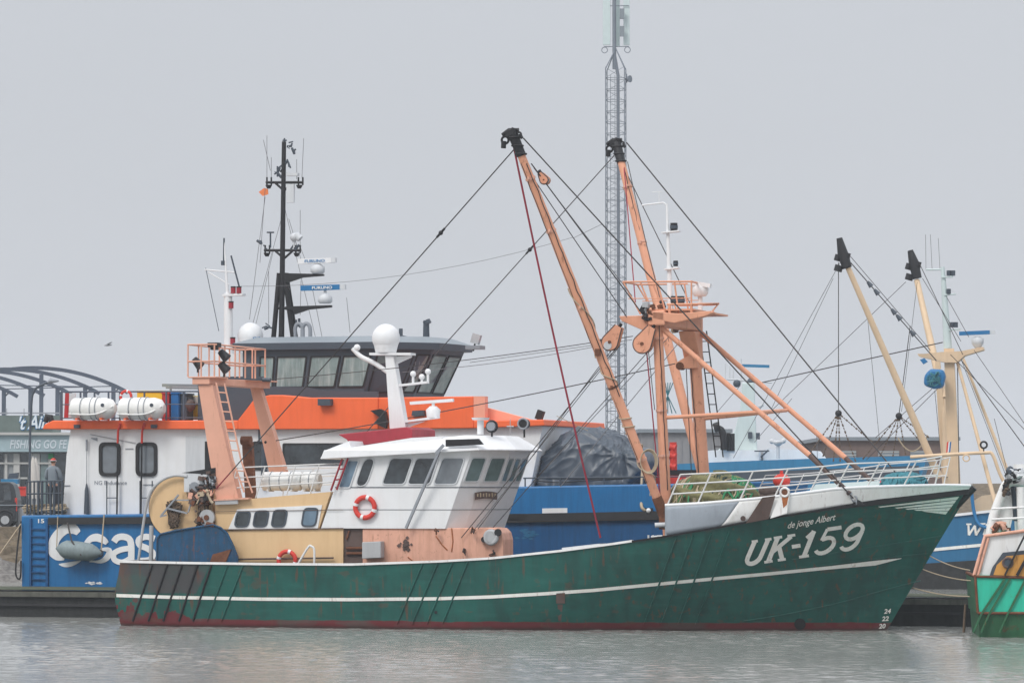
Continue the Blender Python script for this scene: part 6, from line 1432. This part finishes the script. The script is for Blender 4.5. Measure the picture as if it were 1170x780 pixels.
mb = MB(); mb.tube([Q.at(830, 433, 2.3), Q.at(882, 437, 2.3)], .04, 5); mb.tube([Q.at(847, 437, 2.3), Q.at(847, 410, 2.3)], .03, 5); mb.tube([Q.at(865, 466, 2.3), Q.at(872, 462, 2.3)], .08, 6)
for x, y in ((829, 415), (834, 418), (838, 422)): mb.tube([Q.at(x, 434, 2.3), Q.at(x, y, 2.3)], .02, 5)
mb.build('yard', 'grey_white', qb)
mb = MB(); 
for x, y in ((842, 438), (858, 436)): mb.sphere(Q.at(x, y, 2.2), .18, None, 10, 8)
mb.build('mast_camera', 'slate', qb, split=True)
mb = MB(); mb.bar(Q.at(848, 417.5, 2), Q.at(879, 418.5, 2), .15, .13); mb.build('radar_scanner', 'teal_blue', qb)
mb = MB(); mb.tube([Q.at(889, 524, 1), Q.at(889, 506, 1)], .08, 8); mb.tube([Q.at(889, 509, 1), Q.at(889, 505, 1), Q.at(889, 503, 1)], [.1, .3, .2], 12); mb.sphere(Q.at(882, 504, 1), .12, None, 10, 8); mb.sphere(Q.at(895, 503.5, 1), .12, None, 10, 8); mb.build('satellite_dome', 'grey_white', qb)
mb = MB(); mb.tube(smooth_path([Q.at(827, 514, 1), Q.at(827, 500, 1), Q.at(824, 491, 1), Q.at(817, 489, 1)], 4), .16, 10); mb.tube([Q.at(816, 489, 1), Q.at(822, 487, 1)], .24, 10)
for x in (833, 837): mb.tube([Q.at(x, 515, 1.2), Q.at(x, 495, 1.2)], .1, 8)
mb.build('exhaust_pipe', 'black', qb)
mb = MB(); 
for x, y in ((857, 497), (866, 498)): mb.box(Q.at(x, y, 1.9), (.18, .15, .3))
mb.tube([Q.at(869, 522, 1), Q.at(878, 514, 1)], .04, 5); mb.tube([Q.at(862, 515, 1), Q.at(879, 515, 1)], .03, 5); mb.build('deck_fitting', 'slate', qb, split=True)
for a_, b_ in (((838, 523), (960, 300)), ((820, 470), (846, 440)), ((862, 505), (905, 455)), ((934, 524), (933, 490))): wire(Q, a_, 1, b_, 1, .014, 'wire_grey', parent=qb)

# ---- cream-gantry trawler, right
K = Frame(X(1000, 157), 157, 10)
kb = K.empty('blue_trawler', 'blue trawler with cream gantry and booms, moored behind the bow', 'trawler')
mb = MB(); bow_hull(mb, K, [(985, 690), (985, 600), (1060, 592), (1110, 586), (1170, 580), (1210, 574), (1205, 690)], ((1340, 552), (1290, 690)), 6.6, -.5)
mb.build('hull', 'far_blue', kb)
mb = MB(); K.prism(mb, [(985, 682), (985, 648), (1110, 640), (1203, 637), (1203, 682)], -.06, .02); mb.build('bottom_plating', 'dark_quay', kb)
mb = MB(); K.prism(mb, [(990, 633), (1060, 626.5), (1170, 616), (1170, 619.5), (1060, 630), (990, 636)], -.03, .01); mb.build('painted_stripe', 'text_white', kb)
mb = MB(); K.prism(mb, [(985, 601), (1060, 593), (1170, 581), (1170, 578), (1060, 590), (985, 598)], -.08, .02); mb.build('gunwale', 'white', kb)
mb = MB()
def km(x, y, off=0.0): return K.at(x, y, -.03 - off)
W_ = [(1106.5, 598.5), (1107, 611), (1114, 600), (1115, 611), (1123, 598)]
[ribbon(mb, [W_[i], W_[i + 1]], 2.4, km, .004 * i) for i in range(4)]; ribbon(mb, [(1104, 598.5), (1110, 598.5)], 1.8, km, .02); ribbon(mb, [(1120, 598), (1126, 598)], 1.8, km, .022); ribbon(mb, [(1128, 598), (1124, 611)], 2.6, km, .02); ribbon(mb, [(1133, 598), (1129, 611), (1137, 611)], 2.6, km, .02); mb.build('registration_lettering', 'text_white', kb)
mb = MB(); mast_taper(mb, K, (1091, 575), 14, (1084, 398), 11, 2, .4); mb.build('gantry_leg', 'cream', kb)
mb = MB(); mast_taper(mb, K, (1081, 560), 8, (1071, 412), 6, 5, .3); mb.build('gantry_leg', 'cream', kb)
mb = MB(); K.prism(mb, [(1048, 404), (1056, 404), (1075, 402), (1098, 401), (1123, 396), (1124, 399.5), (1102, 406), (1093, 414), (1080, 414), (1050, 407)], 1.6, 2.6); mb.build('gantry_beam', 'cream', kb)
for p0, p1, v0, v1, r in (((969, 306), (1073, 545), -1.5, .5, .14), ((1047.5, 320), (1078, 455), 7, 5, .15), ((1093, 410), (1140, 585), 2, 0, .08), ((1100, 408), (1160, 560), 4, 3, .07), ((1078, 455), (1082, 545), 5, 4.5, .13)):
    mb = MB(); mb.tube([K.at(*p0, v0), K.at(*p1, v1)], [r * .8, r * 1.15], 10); mb.build('boom' if r > .1 else 'forestay', 'cream', kb)
for pts, v in ((((968, 306), (963, 290), (959, 272)), -1.5), (((1048, 318), (1044, 300), (1040, 286)), 7)):
    mb = MB(); mb.tube([K.at(*p, v) for p in pts], [.2, .22, .12], 10); 
    x, y = pts[1]
    for dx, dy, rr in ((-6, 8, .13), (-5, 20, .17), (2, 10, .2), (5, 6, .12)): mb.tube([K.at(x + dx - 1, y + dy, v), K.at(x + dx + 1, y + dy - 7, v)], rr, 8)
    mb.build('boom_head', 'black', kb)
mb = MB(); mb.tube([K.at(1083, 398, 2), K.at(1077, 305, 2)], [.18, .08], 10); mb.tube([K.at(1058, 308, 2), K.at(1078, 308, 2)], .04, 5)
for x, y in ((1082, 317), (1085, 337), (1090, 377)): mb.bar(K.at(x - 6, y, 2), K.at(x + 7, y - 1, 2), .3, .05)
mb.build('light_mast', 'pale_green', kb)
mb = MB()
for x, y in ((1084, 312), (1089, 312), (1084, 333), (1088, 371), (1092, 371)): mb.tube([K.at(x, y + 3, 1.9), K.at(x, y - 3, 1.9)], .09, 8)
mb.build('navigation_light', 'slate', kb, split=True)
for x0, x1, y in ((1057.5, 1058, 268), (1063, 1065, 268), (1072, 1074, 272)): wire(K, (x0, y), 2, (x1, 308), 2, .01, 'wire_grey', parent=kb, name='whip_antenna')
mb = MB(); c = K.at(1117, 389.5, 2); mb.tube([c - Vector((0, 0, .3)), c - Vector((0, 0, .12)), c + Vector((0, 0, .08)), c + Vector((0, 0, .18))], [.1, .24, .26, .1], 14, 'grey_white'); mb.bar(K.at(1096, 381, 1.9), K.at(1131, 379.5, 1.9), .16, .16, 'radar_blue'); mb.bar(K.at(1131, 379.5, 1.9), K.at(1137, 379.3, 1.9), .14, .14, 'grey_white'); mb.build('radar', None, kb)
mb = MB(); K.prism(mb, [(1055, 440), (1056, 428), (1063, 421), (1078, 422), (1080, 430), (1077, 443), (1066, 444)], .8, 1.5); o = mb.build('net_bag', 'radar_blue', None, 'bright blue wrapped block hanging under the cream gantry arm', 'bag', bevel=.12); free_thing(o, K)
tangle('net_strand', K.at(1067, 433, .75), .30, .30, 7, 'net_teal', o, .022, .08)
mb = MB(); K.prism(mb, [(1051, 411), (1056, 409), (1060, 413), (1055, 416)], 1.2, 1.4); mb.build('sling_shackle', 'radar_blue', kb)
def bridle(cx, cy, top, ends, v):
    wire(K, top, v, (cx, cy), v, .018, parent=kb); m_ = MB(); m_.sphere(K.at(cx, cy, v), .14, None, 8, 6); m_.build('shackle', 'black', kb)
    for x, y in ends:
        p0, p1 = K.at(cx, cy, v), K.at(x, y, v); m_ = MB()
        for k in range(14):
            q = p0.lerp(p1, k / 14); q2 = p0.lerp(p1, (k + .8) / 14); m_.tube([q, q2], .035 if k % 2 else .02, 5)
        m_.build('chain', 'net_brown', kb)
bridle(958, 472, (958, 300), ((925, 518), (940, 522), (952, 528), (960, 528), (978, 528), (997, 505)), -1.3)
bridle(1027, 475, (1040, 372), ((985, 525), (1005, 522), (1020, 522), (1035, 520), (1052, 505), (1062, 500)), .5)
wire(K, (1026, 500), .4, (1060, 497), .6, .03, 'rope_tan', dz=.6, parent=kb, name='rope')
for a_, b_, r in (((965, 285), (1063, 400), .014), ((972, 300), (1070, 412), .022), ((1050, 300), (1100, 405), .016), ((952, 318), (880, 470), .01), ((1035, 322), (872, 478), .012), ((970, 310), (1065, 520), .01), ((1054, 318), (1098, 390), .012), ((1098, 411), (1172, 512), .02), ((1086, 405), (1172, 492), .014), ((1113, 400), (1172, 486), .012), ((1048, 322), (1030, 470), .01), ((1075, 440), (990, 525), .014), ((1065, 444), (1000, 500), .014), ((1068, 446), (1075, 520), .012), ((990, 350), (1005, 505), .01), ((1082, 340), (1107, 385), .012), ((1098, 410), (1150, 545), .012), ((1094, 420), (1096, 560), .02), ((1136, 478), (1150, 535), .012)): wire(K, a_, 1.2, b_, 1.2, r, parent=kb)
wire(K, (1077, 391), 2, (870, 437), 6, .024, parent=kb)
for t in (.22, .30, .50, .56, .72):
    p = K.at(972, 300, 1.1).lerp(K.at(1070, 412, 1.1), t); mb = MB(); mb.tube([p - Vector((.08, 0, -.1)), p + Vector((.08, 0, -.1))], [.06, .11], 8); mb.build('block', 'slate', kb)
mb = MB(); mb.tube(smooth_path([K.at(1040, 522, 0), K.at(1085, 519, 0), K.at(1125, 517, 0), K.at(1134, 519, 0), K.at(1142, 540, 0), K.at(1152, 560, 0)], 4), .07, 8); mb.torus(K.at(1104, 523, -.1), .13, .03, 'y'); mb.build('railing', 'cream', kb)
mb = MB(); mb.torus(K.at(1124, 508, 0), .13, .04, 'y', 'black'); mb.tube([K.at(1124, 518, 0), K.at(1124, 511, 0)], .03, 5, 'black'); mb.build('deck_light', None, kb)
mb = MB(); 
for k, mt in enumerate(('hi_red', 'white', 'bin_blue')): x = 1081 + k * 1.6; K.prism(mb, [(x, 517), (x + 1, 505), (x + 2.8, 504), (x + 1.6, 516)], .2 + k * .01, .24 + k * .01, mt)
o = mb.build('flag', None, None, 'small furled red, white and blue flag by the cream gantry foot', 'flag'); free_thing(o, K)
mb = MB(); K.prism(mb, [(1110, 590), (1112, 572), (1122, 566), (1150, 562), (1170, 560), (1170, 586)], 3, 5); mb.build('wheelhouse', 'cream', kb)
mb = MB(); mb.tube(smooth_path([K.at(1110, 560, -.1), K.at(1113, 585, -.1), K.at(1120, 600, -.2), K.at(1136, 603, -.2)], 4), .07, 6); mb.build('rope', 'radar_blue', kb)

# ---- green boat at the right edge
GB = Frame(X(1107.5, 108.5) , 108.5, 4)
gp = GB.at_z(1118, 728, 0); GB = Frame(GB.to_world(gp).x, GB.to_world(gp).y, 4)
gb = GB.empty('small_trawler', 'bright green boat stern with rusty white bulwark and ochre porthole panel', 'boat')
def gl(pts, v): return GB.loop(pts, v)
def gprism(pts, v0, v1, name, mat, bevel=0): m_ = MB(); GB.prism(m_, pts, v0, v1); return m_.build(name, mat, gb, bevel=bevel)
RX = 1330
gprism([(1117.5, 700), (1114.5, 658.5), (RX, 664), (RX, 700)], 0, 4.6, 'hull', 'bright_green', .03)
a = gl([(1117.5, 700), (RX, 700), (RX, 740), (1121, 740)], 0); b = [Vector((p.x, 4.6, p.z)) for p in a]; a[3].y += .25; a[2].y += .25; mb = MB(); mb.prism(a, b); mb.build('lower_hull', 'dull_green', gb)
mb = MB(); L = gl([(1114.2, 658), (RX, 663.5)], -.03); L2 = gl([(1117.2, 700), (RX, 700)], -.03); mb.tube(L, .04, 6); mb.tube(L2, .04, 6); mb.tube([L[0], L2[0]], .035, 6); e0 = Vector((L[0].x, 4.6, L[0].z)); mb.tube([L[0], e0], .05, 6); mb.build('rubbing_strake', 'rust', gb)
mb = MB(); T_ = gl([(1117, 700), (1114.2, 660)], 0); mb.prism([T_[0] + Vector((-.012, .05, 0)), T_[1] + Vector((-.012, .05, 0)), T_[1] + Vector((-.012, 4.55, 0)), T_[0] + Vector((-.012, 4.55, 0))], [T_[0] + Vector((-.03, .05, 0)), T_[1] + Vector((-.03, .05, 0)), T_[1] + Vector((-.03, 4.55, 0)), T_[0] + Vector((-.03, 4.55, 0))]); mb.build('transom', 'dull_green', gb)
for x0, x1 in ((1148, 1122), (1154, 1131), (1172, 1152)):
    m_ = MB(); m_.bar(GB.at(x0, 661, -.05), GB.at(x1, 700, -.05), .05, .06); m_.bar(GB.at(x1, 700, -.05), GB.at(x1 - 10, 722, .02), .05, .05); m_.build('hull_rib', 'dull_green', gb)
gprism([(1113.5, 656), (1126, 612), (1175, 606), (RX, 600), (RX, 662), (1175, 658.5)], .15, .22, 'bulwark', 'white_worn')
mb = MB(); mb.tube(gl([(1113, 657), (1125.5, 612), (1175, 605.5)], .1), .05, 8); mb.tube(gl([(1117.5, 657), (1129.5, 614)], .1), .04, 8); mb.build('bulwark_rail', 'salmon_worn', gb)
gprism([(1131, 657), (1134, 648), (1146, 631), (1175, 628), (1175, 659)], -.02, .13, 'recess', 'slate'); gprism([(1135, 656.5), (1139, 645), (1150, 635), (1175, 632.5), (1175, 658)], -.05, -.03, 'side_panel', 'ochre')
mb = MB(); c = GB.at(1151.5, 642.5, -.08); mb.torus(c, .13, .03, 'y', 'brown_worn'); mb.tube([c, c + Vector((0, .02, 0))], .12, 14, 'slate'); mb.build('porthole', None, gb)
mb = MB(); mb.bar(GB.at(1176, 601, -.12), GB.at(1148, 657, -.12), .05, .05); mb.bar(GB.at(1178, 628, -.1), GB.at(1162, 657, -.1), .06, .08); mb.build('diagonal_brace', 'black', gb)
# white net frame
mb = MB(); mb.tube(smooth_path([GB.at(1131, 612, 1.2), GB.at(1135, 590, 1.2), GB.at(1144, 566, 1.2), GB.at(1150, 553, 1.2), GB.at(1160, 549.5, 1.2), GB.at(1178, 552, 1.2)], 5), .13, 10); mb.tube([GB.at(1166, 556, 1.0), GB.at(1168, 610, 1.0)], .12, 10); mb.tube([GB.at(1148, 560, 2.4), GB.at(1143, 612, 2.4)], .16, 10); GB.prism(mb, [(1137, 600), (1147, 562), (1159, 556), (1160, 576), (1154, 605)], 1.3, 1.4)
for y in (581, 593): mb.tube([GB.at(1133, y, .4), GB.at(1175, y - 2, .4)], .035, 6)
mb.tube([GB.at(1170, 530, 2), GB.at(1172, 612, 2)], .3, 12); mb.build('net_gallows', 'white_worn', gb)
def gcl(cx, cy, wp, hp, mats, nn, nm, v=1.0, rr=(.03, .08)):
    m_ = MB()
    for k in range(nn):
        a_ = GB.at(cx + random.uniform(-wp, wp), cy + random.uniform(-hp, hp), v + random.uniform(-.3, .3)); b_ = GB.at(cx + random.uniform(-wp, wp), cy + random.uniform(-hp, hp), v + random.uniform(-.3, .3))
        m_.tube(smooth_path([a_, a_.lerp(b_, .5) + Vector((0, 0, random.uniform(-.1, .1))), b_], 3), random.uniform(*rr), 6, random.choice(mats))
    return m_.build(nm, None, gb)
gcl(1157, 542, 8, 6, ['black', 'slate', 'rubber', 'grey_white'], 34, 'winch_gear'); gcl(1150, 557, 3, 9, ['black', 'net_brown'], 14, 'winch_gear')
gcl(1162, 575, 6, 22, ['net_brown', 'slate', 'grey_white', 'steel'], 30, 'deck_gear', 1.6); gcl(1143, 604, 10, 5, ['salmon_worn', 'rust', 'orange', 'grey_white'], 22, 'deck_gear', .9)
gcl(1165, 540, 3, 3, ['grey_white', 'black'], 8, 'winch_gear')
mb = MB(); GB.prism(mb, [(1126, 665), (1126, 612), (RX, 612), (RX, 665)], 4.3, 4.4); mb.build('bulwark', 'white_worn', gb)
# mooring lines between bow and the right-hand boats
for a_, b_ in (((1050, 648), (1110, 663)), ((1040, 670), (1108, 681)), ((1058, 632), (1108, 651))):
    p = T.to_world(T.at(*a_, .3)); q = GB.to_world(GB.at(*b_, 2.0)); m_ = MB(); m_.tube(sag(p, q, .07), .017, 5); m_.build('mooring_rope', 'rope_tan', None, {648: 'topmost of the two pale mooring ropes from the bow to the green boat'}.get(a_[1], {670: 'lowest slack pale mooring rope, from the waterline at the bow to the green boat', 632: 'mooring rope stretched highest, between bow and green boat'}.get(a_[1])), 'rope')
wire(GB, (1103, 690), 2, (1101, 722), 2, .04, 'net_brown', parent=gb, name='rope')
# gull
mb = MB(); c = Vector((X(122, 150), 150, EYE + (560 - 394) / F * 150)); mb.tube([c + Vector((-.12, 0, -.02)), c, c + Vector((.14, 0, .01)), c + Vector((.2, 0, .02))], [.01, .05, .04, .01], 8)
mb.add([c + Vector((-.03, 0, .02)), c + Vector((.08, 0, .02)), c + Vector((.26, -.35, .10)), c + Vector((.16, -.4, .09)), c + Vector((.02, .4, .07)), c + Vector((-.1, .35, .05))], [[0, 1, 2, 3], [0, 1, 4, 5]]); mb.build('gull', 'gull_grey', None, 'grey gull gliding in the sky above the arched steel frame', 'bird')
